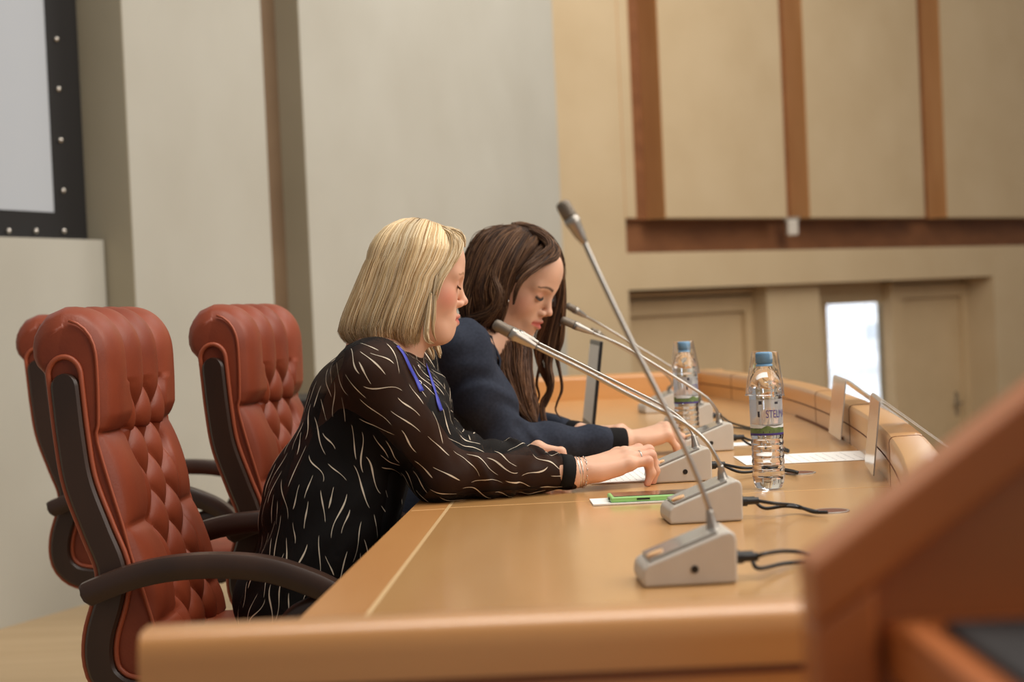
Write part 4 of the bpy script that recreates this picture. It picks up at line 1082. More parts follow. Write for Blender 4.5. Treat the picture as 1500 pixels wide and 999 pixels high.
# ------------------------------------------------------------------ blond person
YB = 3.17
org = (-0.44, YB, 0.0)
pA = thing('person', 'person with blond bob in black streaked blouse, leaning on the table touching a microphone unit', 'person', org)
hA = P(610, 409, YB); RA = rot(math.radians(13), math.radians(9), 0)
skinA = srgb(224, 176, 148)
fb = Field()
neckA = np.array([-0.237, YB + 0.01, 1.035]); chestA = np.array([-0.275, YB + 0.01, 0.93]); hipA = np.array([-0.40, YB, 0.575])
shR = P(548, 552, 3.02); elR = np.r_[P(655, 690, 3.05)[:2], 0.80]; wrR = np.r_[P(850, 697, 3.105)[:2], 0.784]
shL = shR + np.array([0.03, 0.36, 0.0]); elL = np.array([-0.16, 3.46, 0.805]); wrL = np.r_[P(728, 672, 3.31)[:2], 0.777]
SA = 0.93
add_head(fb, hA, RA, SA, chub=0.003, neck=neckA, mz=-0.006)
fb.cone(neckA, chestA + [0.01, 0, -0.02], 0.055, 0.085, 0.05)
for sd in (-0.07, 0.07): fb.cone(chestA + [0.01, sd, -0.02], hipA + [0.02, sd, 0], 0.082, 0.105, 0.05)
for sh, el, wr in ((shR, elR, wrR), (shL, elL, wrL)):
    fb.cone(neckA + [0, 0, -0.02], sh, 0.045, 0.048, 0.04)
    fb.cone(sh, el, 0.048, 0.038, 0.03); fb.cone(el, wr - nrm(wr - el) * 0.02, 0.040, 0.0255, 0.02); fb.cone(wr - nrm(wr - el) * 0.03, wr, 0.026, 0.021, 0.015)
knR = P(925, 669, 3.15); fR = nrm(knR - wrR)
cR = {'i': (4, 55, 28), 'm': (8, 66, 30), 'r': (10, 74, 30), 'p': (6, 80, 40)}
GR, tipR = add_hand(fb, wrR, fR, (0, -0.12, 1), 1, cR, s=1.12)
fL = nrm(P(778, 664, 3.33) - wrL)
GL, tipL = add_hand(fb, wrL, fL, (0, 0.2, 1), -1, {'i': (35, 60, 25), 'm': (38, 60, 25), 'r': (40, 60, 25), 'p': (42, 60, 25)})
for sd in (-1, 1): legs(fb, hipA, sd, np.array([0.0, YB + sd * 0.1, 0.545]), np.array([0.02, YB + sd * 0.09, 0.10]), np.array([0.16, YB + sd * 0.10, 0.035]))
V, F = fb.mesh(0.0026)
def above_table(V, x0):
    m_ = (V[:, 0] > x0) & (V[:, 2] > 0.70) & (V[:, 2] < ZTB + 0.0012); V[m_, 2] = ZTB + 0.0012
above_table(V, -0.17)
def skincol(V, o, R, s, skin, **k):
    c = np.tile(np.array(skin[:3]), (len(V), 1))
    n_ = 0.5 + 0.5 * np.sin(V @ np.array([61, 47, 53.0])) * np.sin(V @ np.array([-43, 71, 37.0]))
    c = c * (0.96 + 0.06 * n_[:, None])
    return head_color(V, o, R, s, skin, col=c, **k)
CA = skincol(V, hA, RA, SA, skinA, blush=srgb(206, 112, 92), lips=srgb(196, 92, 84), brow=srgb(168, 124, 92), lash=srgb(84, 56, 44), blush_amt=0.75, mz=-0.006)
def redden(C, V, pts, col, rad, a):
    for p in pts:
        w_ = np.exp(-(np.linalg.norm(V - p, axis=1) / rad) ** 2) * a
        C = C * (1 - w_[:, None]) + np.array(col[:3]) * w_[:, None]
    return C
CA = redden(CA, V, [tipR[(k, j)][1] for k in 'imrp' for j in (0, 2)], srgb(206, 112, 92), 0.010, 0.5)
np_mesh('body', V, F, M_SKIN, pA, org, True, CA)

def lashes(root, off, V, F, o, R, s, m):
    bh = BVHTree.FromPolygons([tuple(q) for q in V], [tuple(q) for q in F])
    for sg in (-1, 1):
        v = []
        for t in np.linspace(0, 1, 14):
            y = sg * (0.0185 + 0.027 * t); z = -0.0105 + 0.0045 * (2 * t - 1) ** 2
            l_, n_, ix, ds = bh.ray_cast(Vector(o + R @ (np.array([0.16, y, z]) * s)), Vector(R @ np.array([-1.0, 0, 0])))
            if l_ is None: continue
            l_ = np.array(l_); ln = (0.0025 + 0.0045 * t) * s
            v += [l_ + R @ np.array([0.0004, 0, 0.0012]), l_ + R @ np.array([ln, sg * ln * 0.7 * t, -0.45 * ln])]
        b = MB(); b.add(v, [(2 * i, 2 * i + 1, 2 * i + 3, 2 * i + 2) for i in range(len(v) // 2 - 1)])
        b.build('eyelashes', m, root, off, fixn=False)
lashes(pA, org, V, F, hA, RA, SA, mat('brown lashes', srgb(96, 66, 50), 0.6))
# blouse
fc = Field()
for sd in (-0.075, 0.075):
    fc.cone(np.array([-0.272, YB + 0.01 + sd, 0.915]), np.array([-0.345, YB + sd, 0.74]), 0.108, 0.106, 0.05)
    fc.cone(np.array([-0.345, YB + sd, 0.74]), np.array([-0.378, YB + sd * 1.2, 0.555]), 0.106, 0.138, 0.05, wr=(0.006, 4, (0, 45, 8), 0))
    fc.ell(np.array([-0.195, YB + sd, 0.915]), (0.075, 0.075, 0.08), None, 0.05)
fc.cone(neckA + [-0.004, 0, -0.02], neckA + [-0.025, 0, -0.12], 0.064, 0.10, 0.04)
fc.cone(neckA + [0.006, 0, 0.010], neckA + [-0.004, 0, -0.03], 0.061, 0.066, 0.02)     # stand collar
for sg, sh, el, wr in ((-1, shR, elR, wrR), (1, shL, elL, wrL)):
    d = nrm(wr - el)
    fc.cone(neckA + [-0.005, sg * 0.03, -0.055], sh + [-0.006, sg * 0.0, -0.002], 0.05, 0.060, 0.04)
    mid = sh * 0.5 + el * 0.5 + [-0.005, 0, 0.0]
    fc.cone(sh, mid, 0.066, 0.066, 0.035, wr=(0.0025, 60, (20, 30, 10), 1)); fc.cone(mid, el + [0, 0, 0.004], 0.066, 0.058, 0.02, wr=(0.004, 80, (20, 30, 30), 0))
    m2 = el + (wr - el) * 0.45
    fc.cone(el + [0, 0, 0.004], m2 + [0, 0, 0.003], 0.058, 0.050, 0.02, wr=(0.0055, 105, (30, 40, 40), 2))
    ce = wr - d * 0.022
    fc.cone(m2 + [0, 0, 0.003], ce - d * 0.035 + [0, 0, -0.001], 0.050, 0.037, 0.015, wr=(0.0048, 130, (30, 50, 40), 1))
    fc.cone(ce - d * 0.035 + [0, 0, -0.001], ce, 0.033, 0.030, 0.006)
    fc.ell(el + [-0.028, 0, 0.002], (0.035, 0.05, 0.046), None, 0.03)
def wA(q):
    return 0.0034 * np.sin(q @ np.array([38, 20, -16.0]) + 2 * np.sin(q @ np.array([9, 14, 12.0]))) * np.clip((1.02 - q[:, 2]) * 8, 0, 1) + 0.0012 * np.sin(q @ np.array([-60, 35, 70.0]) + 1.5 * np.sin(q @ np.array([22, 31, -18.0])))
fc.warp = wA
V, F = fc.mesh(0.0045)
V[:, 2] = np.where((V[:, 0] > -0.2) & (V[:, 2] < ZTB + 0.001), np.where((V[:, 2] > 0.715), ZTB + 0.001, V[:, 2]), V[:, 2])
# black camisole under the sheer blouse
fm = Field()
for sd in (-0.07, 0.07): fm.cone(chestA + [0.012, sd, -0.045], hipA + [0.02, sd, 0.02], 0.091, 0.115, 0.05)
Vm, Fm = fm.mesh(0.008); np_mesh('camisole', Vm, Fm, M_BLACK, pA, org)
# printed streaks: narrow curved strips lying on the cloth
bv = BVHTree.FromPolygons([tuple(q) for q in V], [tuple(q) for q in F])
rs_ = np.random.default_rng(11)
SV, SF = [], []
seg_ax = [(np.array([-0.27, YB, 0.98]), hipA, 0.0), (shR, elR, 0.0), (elR, wrR, 0.0), (shL, elL, 0.0), (elL, wrL, 0.0)]
placed = []; allm = []
tries = 0
while len(placed) < 640 and tries < 9000:
    tries += 1
    p = V[rs_.integers(len(V))]
    if p[2] > 1.045: continue
    if placed and np.min(np.linalg.norm(np.array(placed) - p, axis=1)) < 0.0155 + 0.012 * rs_.random(): continue
    loc_, nor, ix, ds = bv.find_nearest(Vector(p))
    if loc_ is None: continue
    # local direction: along the nearest limb or the trunk
    best = None
    for a, b_, _ in seg_ax:
        t = np.clip((p - a) @ (b_ - a) / ((b_ - a) @ (b_ - a)), 0, 1); dd = np.linalg.norm(p - a - t * (b_ - a))
        if best is None or dd < best[0]: best = (dd, nrm(b_ - a))
    ax = best[1]
    if best[0] > 0.14: ax = np.array([0, 0, -1.0])
    n = np.array(nor); n = n if n @ np.array([0, 0, 1]) > -2 else n
    ax = ax - n * (ax @ n); ax = nrm(ax); bi = np.cross(n, ax)
    an = rs_.normal() * 0.28; dr = ax * math.cos(an) + bi * math.sin(an)
    Ln = 0.04 + 0.05 * rs_.random(); cv = rs_.normal() * 20; wd = 0.0008 + 0.0008 * rs_.random(); m_ = 14
    pts = []; cur = p.copy(); ok = True; pk = 0.25 + 0.5 * rs_.random()
    for i in range(m_):
        l_, n_, ix, ds = bv.find_nearest(Vector(cur))
        n_ = np.array(n_); l_ = np.array(l_)
        dr = nrm(dr - n_ * (dr @ n_)); sd = np.cross(n_, dr)
        t = i / (m_ - 1); wv = wd * (0.35 + 0.65 * math.exp(-((t - pk) / 0.22) ** 2)) * (1 if 0 < i < m_ - 1 else 0.2)
        pts.append((l_ + n_ * 0.0009 + sd * wv, l_ + n_ * 0.0009 - sd * wv))
        dr = nrm(dr + sd * cv * Ln / m_ * math.cos(t * 3.5)); cur = l_ + dr * Ln / m_
    mids = np.array([(a + b_) / 2 for a, b_ in pts])
    if allm and np.min(np.linalg.norm(np.vstack(allm)[None, :, :] - mids[::3, None, :], axis=2)) < 0.0085: continue
    allm.append(mids)
    b0 = len(SV)
    for a, b_ in pts: SV += [a, b_]
    SF += [(b0 + 2 * i, b0 + 2 * i + 1, b0 + 2 * i + 3, b0 + 2 * i + 2) for i in range(m_ - 1)]
    placed.append(p)
nV, nF = len(V), len(F)
V2 = np.vstack([V, np.array(SV)]); F2 = np.vstack([F, np.array(SF) + nV])
np_mesh('blouse', V2, F2, [M_BLOUSE, MT['cream']], pA, org, True, mi=np.r_[np.zeros(nF), np.ones(len(SF))])
# blouse buttons and placket
def on(bvh, p, lift=0.0015):
    l_, n_, ix, ds = bvh.find_nearest(Vector(p)); return np.array(l_) + np.array(n_) * lift, np.array(n_)
for k, (px, py) in enumerate(((612.5, 538), (614, 561))):
    l_, n_, ix, ds = bv.ray_cast(Vector(CAMP), Vector(ray(px, py)))
    if l_ is None: continue
    l_ = np.array(l_); n_ = np.array(n_); a = nrm(np.cross(n_, [0, 0, 1])); c_ = np.cross(n_, a); b = MB()
    b.tube([l_ + n_ * 0.002 + 0.0036 * (a * math.cos(t) + c_ * math.sin(t)) for t in np.linspace(0, 2 * math.pi, 17)], 0.0010, 6, caps=False)
    b.build('blouse_button', MT['silver'], pA, org, smooth=True)
# cuff band, collar trim
d = nrm(wrR - elR); ce = wrR - d * 0.022
b = MB(); b.tube([ce - d * 0.018 + [0, 0, .002], ce - d * 0.008 + [0, 0, .001], ce + d * 0.004, ce + d * 0.009], [0.0325, 0.0322, 0.0315, 0.029], 28); b.build('cuff', M_BLACK, pA, org, smooth=True)
# lanyard ribbon over the chest
for ptsx in ([(581, 508), (590, 520), (600, 541), (610, 560), (617, 574)], [(622, 532), (629, 552), (636, 574), (642, 594), (645, 602)]):
    b = MB(); v = []
    for i, (px, py) in enumerate(np.array(spline([(a, c_, 0) for a, c_ in ptsx], 14))[:, :2]):
        l_, n_, ix, ds = bv.ray_cast(Vector(CAMP), Vector(ray(px, py)))
        if l_ is None:
            l_, n_, ix, ds = bv.find_nearest(Vector(P(px, py, 3.17)))
        l_ = np.array(l_); n_ = np.array(n_)
        sd = nrm(np.cross(n_, [0.25, 0, -1])) * 0.0052
        v += [l_ + n_ * 0.003 + sd, l_ + n_ * 0.003 - sd]
    b.add(v, [(2 * i, 2 * i + 1, 2 * i + 3, 2 * i + 2) for i in range(13)]); lo_ = b.build('lanyard', MT['lanyard'], pA, org, smooth=True, fixn=False)
    lo_.modifiers.new('thick', 'SOLIDIFY').thickness = 0.0006
# bracelets and ring
def ringtube(c, ax, r, rad, name, m, wob=0.0, links=0, tilt=(0, 0, 0), sy=1.0):
    ax = nrm(np.array(ax) + np.array(tilt)); a = nrm(np.cross(ax, [0, 0, 1])); c2 = np.cross(ax, a); b = MB()
    if links:
        for k in range(links):
            t = 2 * math.pi * k / links; p = c + r * (a * math.cos(t) + sy * c2 * math.sin(t)); tg = -a * math.sin(t) + c2 * math.cos(t); out = a * math.cos(t) + c2 * math.sin(t)
            w_ = ax if k % 2 == 0 else out
            b.tube([p + 0.0036 * tg * math.cos(u) + 0.0022 * w_ * math.sin(u) for u in np.linspace(0, 2 * math.pi, 11)], 0.0007, 5, caps=False)
    else:
        b.tube([c + r * (a * math.cos(t) + sy * c2 * math.sin(t)) + ax * wob * math.sin(2 * t) for t in np.linspace(0, 2 * math.pi, 40)], rad, 8, caps=False)
    return b.build(name, m, pA, org, smooth=True)
wd_ = nrm(wrR - elR)
ringtube(wrR - wd_ * 0.006, wd_, 0.0285, 0.0012, 'bangle', MT['silver'], 0.001, tilt=(0.25, 0, 0.1))
ringtube(wrR - wd_ * 0.001, wd_, 0.0280, 0.0010, 'bangle', MT['silver'], 0.001, tilt=(0.15, 0, 0.05))
ringtube(wrR + wd_ * 0.006, wd_, 0.0270, 0.001, 'chain_bracelet', MT['silver'], links=26)
a_, b_ = tipR[('r', 0)]; ringtube(a_ * 0.5 + b_ * 0.5, b_ - a_, 0.0101, 0.0016, 'finger_ring', MT['silver'])
a_, b_ = tipL[('r', 0)]; ringtube(a_ * 0.5 + b_ * 0.5, b_ - a_, 0.0101, 0.0014, 'finger_ring', MT['silver'])
# trousers and shoes
def lower(root, off, hip, knees, ankles, toes, m):
    f = Field()
    for sd in (-0.07, 0.07): f.ell(hip + np.array([0.0, sd, 0.0]), (0.13, 0.10, 0.105), None, 0.05)
    for i, sd in enumerate((-1, 1)):
        f.cone(hip + np.array([0.0, sd * 0.085, 0.0]), knees[i], 0.084, 0.066, 0.03, wr=(0.002, 40, (10, 10, 30), 0)); f.cone(knees[i], ankles[i] + np.array([0, 0, 0.02]), 0.064, 0.05, 0.02)
    V, F = f.mesh(0.009); np_mesh('trousers', V, F, m, root, off)
    for i in range(2):
        f = Field(); f.cone(ankles[i] + np.array([-0.02, 0, -0.055]), toes[i] + np.array([0.0, 0, 0.0]), 0.036, 0.028, 0.02); f.cone(ankles[i] + np.array([0, 0, -0.01]), ankles[i] + np.array([0, 0, -0.05]), 0.04, 0.038, 0.02)
        V, F = f.mesh(0.006); V[:, 2] = np.maximum(V[:, 2], 0.002); np_mesh('shoe', V, F, M_SHOE, root, off)
lower(pA, org, hipA, [np.array([0.0, YB + sd * 0.1, 0.545]) for sd in (-1, 1)], [np.array([0.02, YB + sd * 0.09, 0.10]) for sd in (-1, 1)], [np.array([0.16, YB + sd * 0.10, 0.032]) for sd in (-1, 1)], M_BLACK)
# blond bob
H = Hair(); rg = np.random.default_rng(5)
blond = [srgb(228, 208, 172), srgb(212, 188, 146), srgb(240, 226, 198), srgb(196, 166, 120), srgb(232, 214, 180), srgb(176, 142, 98)]
zl = np.array([0.117, 0.112, 0.095, 0.062, 0.029, -0.0165, -0.062, -0.09, -0.108, -0.122])
xb = np.array([-0.022, -0.033, -0.050, -0.073, -0.099, -0.119, -0.139, -0.147, -0.143, -0.130])
xf = np.array([0.020, 0.038, 0.062, 0.082, 0.090, 0.086, 0.068, 0.056, 0.046, 0.036])
wy = np.array([0.020, 0.032, 0.056, 0.076, 0.086, 0.091, 0.092, 0.090, 0.084, 0.074])
def outline(z, phi, k=1.0):
    b_, f_, w_ = np.interp(-z, -zl, xb), np.interp(-z, -zl, xf), np.interp(-z, -zl, wy)
    return np.stack([(b_ + f_) / 2 + (f_ - b_) / 2 * np.cos(phi) * k, w_ * np.sin(phi) * k, z], -1)
def bob_path(ph, k, zend, jit, n=20):
    """ph: angle of the hanging end, 0 front, pi back; side sign kept in ph"""
    a = abs(ph); sg = np.sign(ph)
    rx = np.interp(a, [0.9, 1.6, 3.14], [0.066, 0.025, -0.035]); zt0 = 0.1145 - 0.034 * (abs(rx) / 0.088) ** 1.4
    zz = np.concatenate([np.linspace(zt0, 0.03, 8), np.linspace(0.016, zend, n - 8)])
    fr = np.clip((math.radians(100) - a) / math.radians(45), 0, 1)
    dphi = np.interp(-zz, [-0.112, -0.062, -0.0], [-math.radians(48), -math.radians(30), 0]) * fr
    phz = sg * (a + dphi)
    q = outline(zz, phz, k)
    # pull the top of the strand to the parting line
    t = np.clip((zz - zt0 + 0.04) / 0.04, 0, 1) ** 1.3
    q[:, 0] = q[:, 0] * (1 - t) + rx * t; q[:, 1] = q[:, 1] * (1 - t) + (0.012 + 0.006 * sg) * t
    s_ = np.clip((-0.085 - zz) / 0.03, 0, 1)      # ends curl in
    q[:, 0] += 0.010 * s_ ** 2 * (1 if a > 2.0 else 0.6); q[:, 1] *= 1 - 0.10 * s_ ** 2
    q += jit
    pw = hA + q; l_ = (pw - hA) @ RA / SA - np.array([-0.006, 0, 0.030]); rr_ = np.array([0.088, 0.073, 0.082]) + 0.0025 + 0.08 * (k - 0.9)
    f_ = np.linalg.norm(l_ / rr_, axis=1); m_ = (f_ < 1) & (l_[:, 2] > -0.03)
    l_ = np.where(m_[:, None], l_ / np.maximum(f_, 0.2)[:, None], l_)
    return hA + (l_ + np.array([-0.006, 0, 0.030])) * SA @ RA.T
MINA = math.radians(56)
for i in range(7600):
    sg = -1 if rg.random() < 0.68 else 1
    a = MINA + (math.pi - MINA) * rg.random() ** 0.9
    if rg.random() < 0.12: a = MINA + 0.15 * rg.random()
    k = 1.0 - 0.10 * rg.random() ** 1.6
    clump = round(a * 15 + 0.3 * rg.normal()); cz = math.sin(clump * 12.9898 + sg) * 0.5
    ze = np.interp(a, [MINA, 1.3, 1.9, math.pi], [-0.108, -0.121, -0.121, -0.103]) + 0.010 * cz + rg.normal() * 0.004
    j = np.zeros((20, 3)); tt = np.linspace(0, 1, 20)
    amp = rg.normal(size=3) * 0.0018
    j += np.sin(tt * (3 + 2 * rg.random()) + rg.random() * 6)[:, None] * amp * tt[:, None]
    j[:, 0] += 0.007 * cz * tt ** 2; j[:, 1] += sg * 0.006 * math.sin(clump * 5.7) * tt ** 1.5
    k -= 0.035 * (0.5 + 0.5 * math.sin(clump * 7.31 + 2 * sg))
    base_c = Hair.pick(blond, rg) * np.array([1.0, 0.99, 0.97]) * (0.95 + 0.32 * (cz + 0.5))
    if rg.random() < 0.12: base_c = np.array(srgb(150, 116, 76)[:3])
    root_w = np.clip(1 - tt / 0.10, 0, 1)[:, None] * 0.55
    H.strand(bob_path(sg * (a + 0.02 * cz), k, ze, j), 0.00062 * (0.7 + 0.6 * rg.random()), base_c[None] * (1 - root_w) + np.array(srgb(150, 112, 72)[:3])[None] * root_w)
# solid underlayer
na = 60
for sg in (-1, 1):
    an = np.linspace(MINA + 0.03, math.pi, na); rings = [bob_path(sg * a, 0.905, -0.108 if a < 2.4 else -0.10, 0.0) for a in an]
    H.core.loft([list(map(tuple, r_)) for r_ in rings], closed=False, caps=False)
# front tuft and wisps below the chin on the far side
for i, (pts, rad, n) in enumerate((
    ([(652, 338, 3.17), (668, 342, 3.17), (678, 350, 3.165), (681, 362, 3.16)], [0.008, 0.009, 0.006, 0.002], 60),
    ([(640, 336, 3.165), (660, 346, 3.15), (664, 366, 3.13), (656, 388, 3.11), (646, 406, 3.095), (638, 432, 3.085)], [0.010, 0.011, 0.010, 0.008, 0.004, 0.002], 190),
    ([(655, 340, 3.165), (673, 352, 3.15), (672, 370, 3.135), (660, 390, 3.12), (648, 410, 3.10), (640, 440, 3.085)], [0.006, 0.006, 0.006, 0.005, 0.003, 0.001], 130),
    ([(640, 405, 3.095), (637, 430, 3.09), (635, 462, 3.09), (634, 484, 3.095), (639, 500, 3.10)], [0.003, 0.004, 0.004, 0.003, 0.001], 40),
    ([(631, 430, 3.088), (627, 460, 3.085), (624, 486, 3.085), (627, 500, 3.088), (636, 503, 3.10)], [0.002, 0.005, 0.006, 0.004, 0.001], 110),
    ([(622, 490, 3.27), (627, 506, 3.27), (632, 518, 3.265), (634, 527, 3.26)], [0.010, 0.009, 0.006, 0.003], 60),
    ([(636, 492, 3.27), (640, 506, 3.27), (643, 516, 3.265), (645, 525, 3.26)], [0.008, 0.007, 0.005, 0.002], 45))):
    H.lock([P(*q) for q in pts], rad, n, blond, r=0.0006, core=0.5, wave=0.12, seed=40 + i)
H.build('hair', M_HAIR, pA, org, srgb(160, 128, 84))

# ------------------------------------------------------------------ dark-haired person
YC = 3.87
org2 = (-0.31, YC - 0.03, 0.0)
pB = thing('person', 'person with long wavy brown hair in navy jacket, head bowed over the table', 'person', org2)
RB = rot(math.radians(-24), math.radians(27), math.radians(-2))
eyeB = P(790, 433, YC - 0.05)
hB = eyeB - RB @ np.array([0.075, -0.031, -0.003])
skinB = srgb(222, 176, 148)
fb = Field()
neckB = np.r_[P(706, 508, YC)[:2], 1.015]; chestB = np.array([-0.172, YC - 0.01, 0.92]); hipB = np.array([-0.31, YC - 0.02, 0.575])
shR2 = P(676, 514, 3.69); elR2 = np.r_[P(742, 648, 3.69)[:2], 0.795]; wrR2 = np.r_[P(925, 650, 3.75)[:2], 0.784]
shL2 = shR2 + np.array([0.06, 0.36, 0.0]); elL2 = np.array([0.0, 4.13, 0.80]); wrL2 = np.array([0.16, 3.98, 0.785])
add_head(fb, hB, RB, 1.0, chub=0.0, neck=neckB, nr=0.050)
fb.cone(neckB, chestB, 0.055, 0.09, 0.05)
for sd in (-0.06, 0.06): fb.cone(chestB + [0, sd, 0], hipB + [0, sd, 0], 0.085, 0.105, 0.05)
for sh, el, wr in ((shR2, elR2, wrR2), (shL2, elL2, wrL2)):
    fb.cone(neckB + [0, 0, -0.02], sh, 0.042, 0.045, 0.04)
    fb.cone(sh, el, 0.044, 0.036, 0.03); fb.cone(el, wr - nrm(wr - el) * 0.02, 0.037, 0.024, 0.02); fb.cone(wr - nrm(wr - el) * 0.03, wr, 0.0245, 0.020, 0.015)
f2 = nrm(P(966, 634, 3.77) - wrR2)
GR2, tipR2 = add_hand(fb, wrR2, f2, (0, -0.15, 1), 1, {'i': (42, 18, 10), 'm': (46, 24, 14), 'r': (58, 30, 14), 'p': (66, 34, 16)}, s=1.0)
add_hand(fb, wrL2, nrm([0.16, -0.05, 0.01]), (0, 0.1, 1), -1, {k: (28, 30, 18) for k in 'imrp'})
for sd in (-1, 1): legs(fb, hipB, sd, np.array([0.1, YC + sd * 0.1, 0.545]), np.array([0.12, YC + sd * 0.09, 0.10]), np.array([0.26, YC + sd * 0.10, 0.035]))
V, F = fb.mesh(0.0026); above_table(V, -0.12)
CB = skincol(V, hB, RB, 1.0, skinB, blush=srgb(214, 132, 108), lips=srgb(196, 84, 80), brow=srgb(62, 40, 30), lash=srgb(34, 22, 18), blush_amt=0.5, lw=0.0036)
CB = redden(CB, V, [tipR2[(k, 2)][1] for k in 'imrp'], srgb(214, 122, 98), 0.010, 0.5)
np_mesh('body', V, F, M_SKIN, pB, org2, True, CB)
lashes(pB, org2, V, F, hB, RB, 1.0, mat('dark lashes', srgb(30, 20, 17), 0.6))
fj = Field()
for sd in (-0.07, 0.07):
    fj.cone(chestB + [0.0, sd, 0.03], hipB + [0, sd, 0.03], 0.112, 0.125, 0.06)
    fj.ell(chestB + [0.07, sd, -0.01], (0.06, 0.06, 0.07), None, 0.05)
fj.cone(neckB + [-0.03, 0, -0.035], chestB + [-0.02, 0, 0.04], 0.056, 0.11, 0.05)
for sg, sh, el, wr in ((-1, shR2, elR2, wrR2), (1, shL2, elL2, wrL2)):
    d = nrm(wr - el)
    fj.cone(neckB + [-0.03, sg * 0.05, -0.03], sh + [0, 0, 0.004], 0.052, 0.060, 0.05)
    mid = sh * 0.45 + el * 0.55
    fj.cone(sh, mid, 0.061, 0.057, 0.03, wr=(0.0036, 75, (10, 40, 30), 0)); fj.cone(mid, el + [0, 0, 0.002], 0.057, 0.049, 0.02, wr=(0.0042, 85, (20, 40, 30), 1))
    ce = wr - d * 0.062; m2 = el * 0.6 + ce * 0.4
    fj.cone(el + [0, 0, 0.002], m2, 0.048, 0.042, 0.02, wr=(0.003, 95, (20, 30, 50), 2)); fj.cone(m2, ce, 0.042, 0.034, 0.015, wr=(0.0016, 70, (20, 30, 50), 2))
# open collar: cut the V of the neck
fj.cone(neckB + [0.05, -0.005, 0.06], chestB + [0.17, 0, 0.02], 0.045, 0.045, 0.012, sub=True)
fj.warp = lambda q: 0.0026 * np.sin(q @ np.array([40, 24, -30.0]) + 2 * np.sin(q @ np.array([11, 14, 12.0])))
V, F = fj.mesh(0.0045)
V[:, 2] = np.where((V[:, 0] > -0.1) & (V[:, 2] < ZTB + 0.001) & (V[:, 2] > 0.715), ZTB + 0.001, V[:, 2])
np_mesh('jacket', V, F, M_NAVY, pB, org2)
bj = BVHTree.FromPolygons([tuple(q) for q in V], [tuple(q) for q in F])
# lapel edge on the near side
b = MB(); v = []
for (px, py, wd) in ((697, 486, .010), (708, 504, .013), (719, 528, .016), (728, 552, .017), (735, 575, .013), (741, 592, .006)):
    l_, n_, ix, ds = bj.find_nearest(Vector(P(px, py, 3.79))); l_ = np.array(l_); n_ = np.array(n_)
    v += [l_ + n_ * 0.004, l_ + n_ * 0.006 + nrm(np.cross(n_, [0.3, 0, -1])) * wd]
b.add(v, [(2 * i, 2 * i + 1, 2 * i + 3, 2 * i + 2) for i in range(5)]); lp_ = b.build('lapel', M_NAVY, pB, org2, smooth=True, fixn=False); lp_.modifiers.new('thick', 'SOLIDIFY').thickness = 0.003
for sg, el, wr in ((-1, elR2, wrR2), (1, elL2, wrL2)):
    d = nrm(wr - el); c0_ = wr - d * 0.066
    b = MB(); b.tube([c0_, c0_ + d * 0.01, c0_ + d * 0.03, c0_ + d * 0.048, c0_ + d * 0.052, c0_ + d * 0.052], [0.029, 0.0305, 0.0308, 0.030, 0.028, 0.024], 26); b.build('knit_cuff', M_BLACK, pB, org2, smooth=True)
lower(pB, org2, hipB, [np.array([0.1, YC + sd * 0.1, 0.545]) for sd in (-1, 1)], [np.array([0.12, YC + sd * 0.09, 0.10]) for sd in (-1, 1)], [np.array([0.26, YC + sd * 0.10, 0.032]) for sd in (-1, 1)], M_BLACK)
# earring
b = MB(); b.ball(P(744, 441, YC - 0.105), 0.003, 10, 8); b.build('earring', MT['silver'], pB, org2, smooth=True)
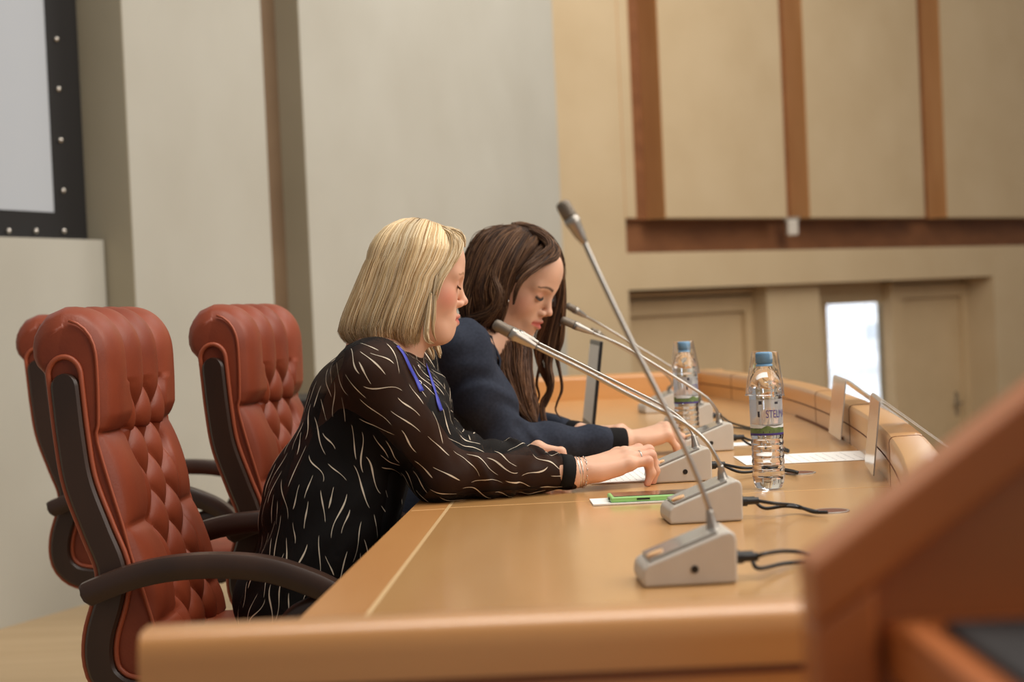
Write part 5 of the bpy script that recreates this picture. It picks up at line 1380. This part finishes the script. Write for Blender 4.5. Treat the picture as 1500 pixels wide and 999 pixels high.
# long wavy hair
H = Hair()
brown = [srgb(92, 64, 46), srgb(74, 50, 35), srgb(114, 82, 58), srgb(60, 40, 28), srgb(130, 96, 68), srgb(50, 33, 23)]
warm = [srgb(104, 70, 46), srgb(82, 53, 36), srgb(126, 86, 56), srgb(64, 41, 29)]
YN, YF = YC - 0.10, YC + 0.07
locks = [
 # near side, from the parting back over the ear
 ([(756, 333, YC), (722, 344, YN + .03), (701, 374, YN + .01), (690, 412, YN), (684, 446, YN), (690, 476, YN + .02)], [.008, .016, .02, .02, .02, .016], 190, brown),
 ([(762, 334, YC), (734, 349, YN + .03), (714, 384, YN), (703, 420, YN - .01), (706, 450, YN), (698, 478, YN + .02)], [.008, .016, .02, .02, .02, .014], 200, brown),
 ([(768, 335, YC), (748, 352, YN + .03), (730, 386, YN), (722, 420, YN - .01), (726, 446, YN - .01), (710, 470, YN + .01), (690, 478, YN + .02)], [.008, .016, .018, .018, .016, .014, .010], 210, brown),
 ([(776, 338, YC), (762, 355, YN + .03), (746, 384, YN), (735, 416, YN - .005), (734, 448, YN), (724, 476, YN + .03), (716, 496, YC)], [.008, .015, .017, .016, .015, .016, .016], 200, brown),
 ([(788, 342, YC), (780, 356, YN + .04), (764, 380, YN + .02), (748, 402, YN + .01), (741, 430, YN + .01), (735, 456, YN + .03), (728, 482, YC - .03)], [.007, .013, .013, .011, .010, .012, .012], 180, brown),
 ([(800, 350, YC), (797, 362, YN + .05), (782, 374, YN + .03), (764, 392, YN + .02), (752, 412, YN + .015), (748, 428, YN + .02)], [.006, .010, .009, .008, .006, .003], 130, brown),
 ([(736, 336, YC + .02), (708, 352, YC - .01), (690, 392, YC - .02), (682, 436, YC - .03), (686, 470, YC - .02)], [.012, .022, .026, .024, .02], 150, brown),
 ([(738, 372, YN), (722, 402, YN - .015), (730, 430, YN - .02), (722, 452, YN - .015), (700, 462, YN - .005), (682, 466, YN)], [.006, .011, .012, .012, .011, .008], 110, [srgb(112, 84, 60), srgb(96, 70, 50), srgb(84, 60, 44)]),
 ([(790, 342, YC - .03), (806, 360, YC - .06), (802, 377, YC - .085), (784, 392, YC - .105), (768, 405, YC - .115), (757, 424, YC - .118), (752, 446, YC - .11)], [.006, .009, .008, .007, .006, .005, .003], 150, brown),
 ([(800, 348, YC - .03), (814, 364, YC - .05), (813, 376, YC - .07), (797, 385, YC - .092), (780, 396, YC - .108), (766, 412, YC - .115)], [.007, .009, .008, .008, .006, .003], 150, brown),
 ([(780, 338, YC - .03), (800, 350, YC - .06), (806, 364, YC - .075), (790, 378, YC - .09), (772, 392, YC - .105), (757, 410, YC - .11)], [.008, .010, .010, .010, .009, .006], 170, brown),
 # top of the head
 ([(756, 333, YC), (780, 336, YC - .01), (800, 346, YC), (815, 364, YC + .01)], [.010, .012, .010, .007], 110, brown),
 ([(752, 332, YC + .01), (770, 336, YC + .05), (798, 350, YF), (818, 376, YF + .01), (824, 410, YF + .02)], [.010, .016, .016, .012, .010], 170, brown),
 ([(730, 340, YC + .04), (750, 345, YF), (780, 362, YF + .01), (800, 400, YF + .02), (812, 450, YF + .02)], [.012, .02, .024, .024, .02], 130, brown),
 # mass falling in front of the chest
 ([(730, 470, YC - .02), (738, 505, YC - .03), (738, 540, YC - .05), (750, 575, YC - .07), (766, 602, YC - .08), (784, 626, YC - .09)], [.014, .02, .022, .02, .015, .006], 230, warm),
 ([(745, 478, YC), (758, 510, YC - .02), (760, 545, YC - .05), (768, 580, YC - .07), (776, 604, YC - .08), (786, 622, YC - .09)], [.014, .02, .022, .018, .013, .005], 230, warm),
 ([(762, 482, YC + .02), (771, 512, YC), (772, 545, YC - .03), (778, 578, YC - .05), (784, 600, YC - .06), (783, 622, YC - .07)], [.010, .014, .014, .012, .009, .004], 170, warm),
 # far side, hanging past the face
 ([(816, 362, YF - .01), (823, 392, YF), (826, 430, YF + .01), (825, 470, YF + .01), (822, 500, YF + .01), (814, 525, YF + .01)], [.004, .005, .005, .005, .006, .004], 70, brown),
 ([(818, 378, YF), (822, 420, YF + .01), (815, 460, YF + .02), (806, 500, YF + .02), (803, 535, YF + .01), (808, 562, YF), (800, 588, YF), (792, 606, YF - .01)], [.006, .010, .016, .015, .010, .008, .007, .003], 170, brown),
 ([(808, 430, YF + .02), (802, 470, YF + .03), (792, 500, YF + .03), (788, 520, YF + .02), (795, 545, YF + .02), (806, 570, YF + .01), (794, 592, YF), (798, 620, YF - .02), (808, 632, YF - .02)], [.012, .018, .016, .008, .007, .007, .007, .006, .002], 150, warm),
 ([(822, 480, YF + .02), (814, 512, YF + .02), (820, 545, YF + .02), (823, 570, YF + .02), (816, 590, YF + .02), (814, 602, YF + .02), (823, 614, YF + .02)], [.006, .006, .0035, .003, .0025, .002, .0008], 45, brown),
 ([(798, 510, YF + .02), (790, 540, YF + .02), (786, 562, YF + .02), (790, 580, YF + .02), (784, 598, YF + .01)], [.004, .004, .003, .002, .001], 30, warm),
]
for i, (pts, rad, n, cols) in enumerate(locks):
    H.lock([P(*q) for q in pts], rad, int(n * 2.1), cols, np_=26, r=0.00070, core=0.72, wave=0.14, seed=100 + i)
# scalp cover
fs = Field()
fs.ell(hB + RB @ np.array([-0.018, 0, 0.034]), np.array([0.098, 0.082, 0.088]), RB, 0.02)
Vh, Fh = fs.mesh(0.006)
qh = (Vh - hB) @ RB
kv = (qh[:, 0] < 0.036 + 0.5 * np.clip(qh[:, 2] - 0.03, 0, 1)) & (qh[:, 2] > -0.05)
Fk = Fh[kv[Fh].all(1)]; b0 = len(H.core.v); H.core.v += [tuple(q) for q in Vh]; H.core.f += [tuple(b0 + int(i) for i in q) for q in Fk]; H.core.m += [0] * len(Fk)
H.build('hair', M_HAIR, pB, org2, srgb(50, 34, 26))
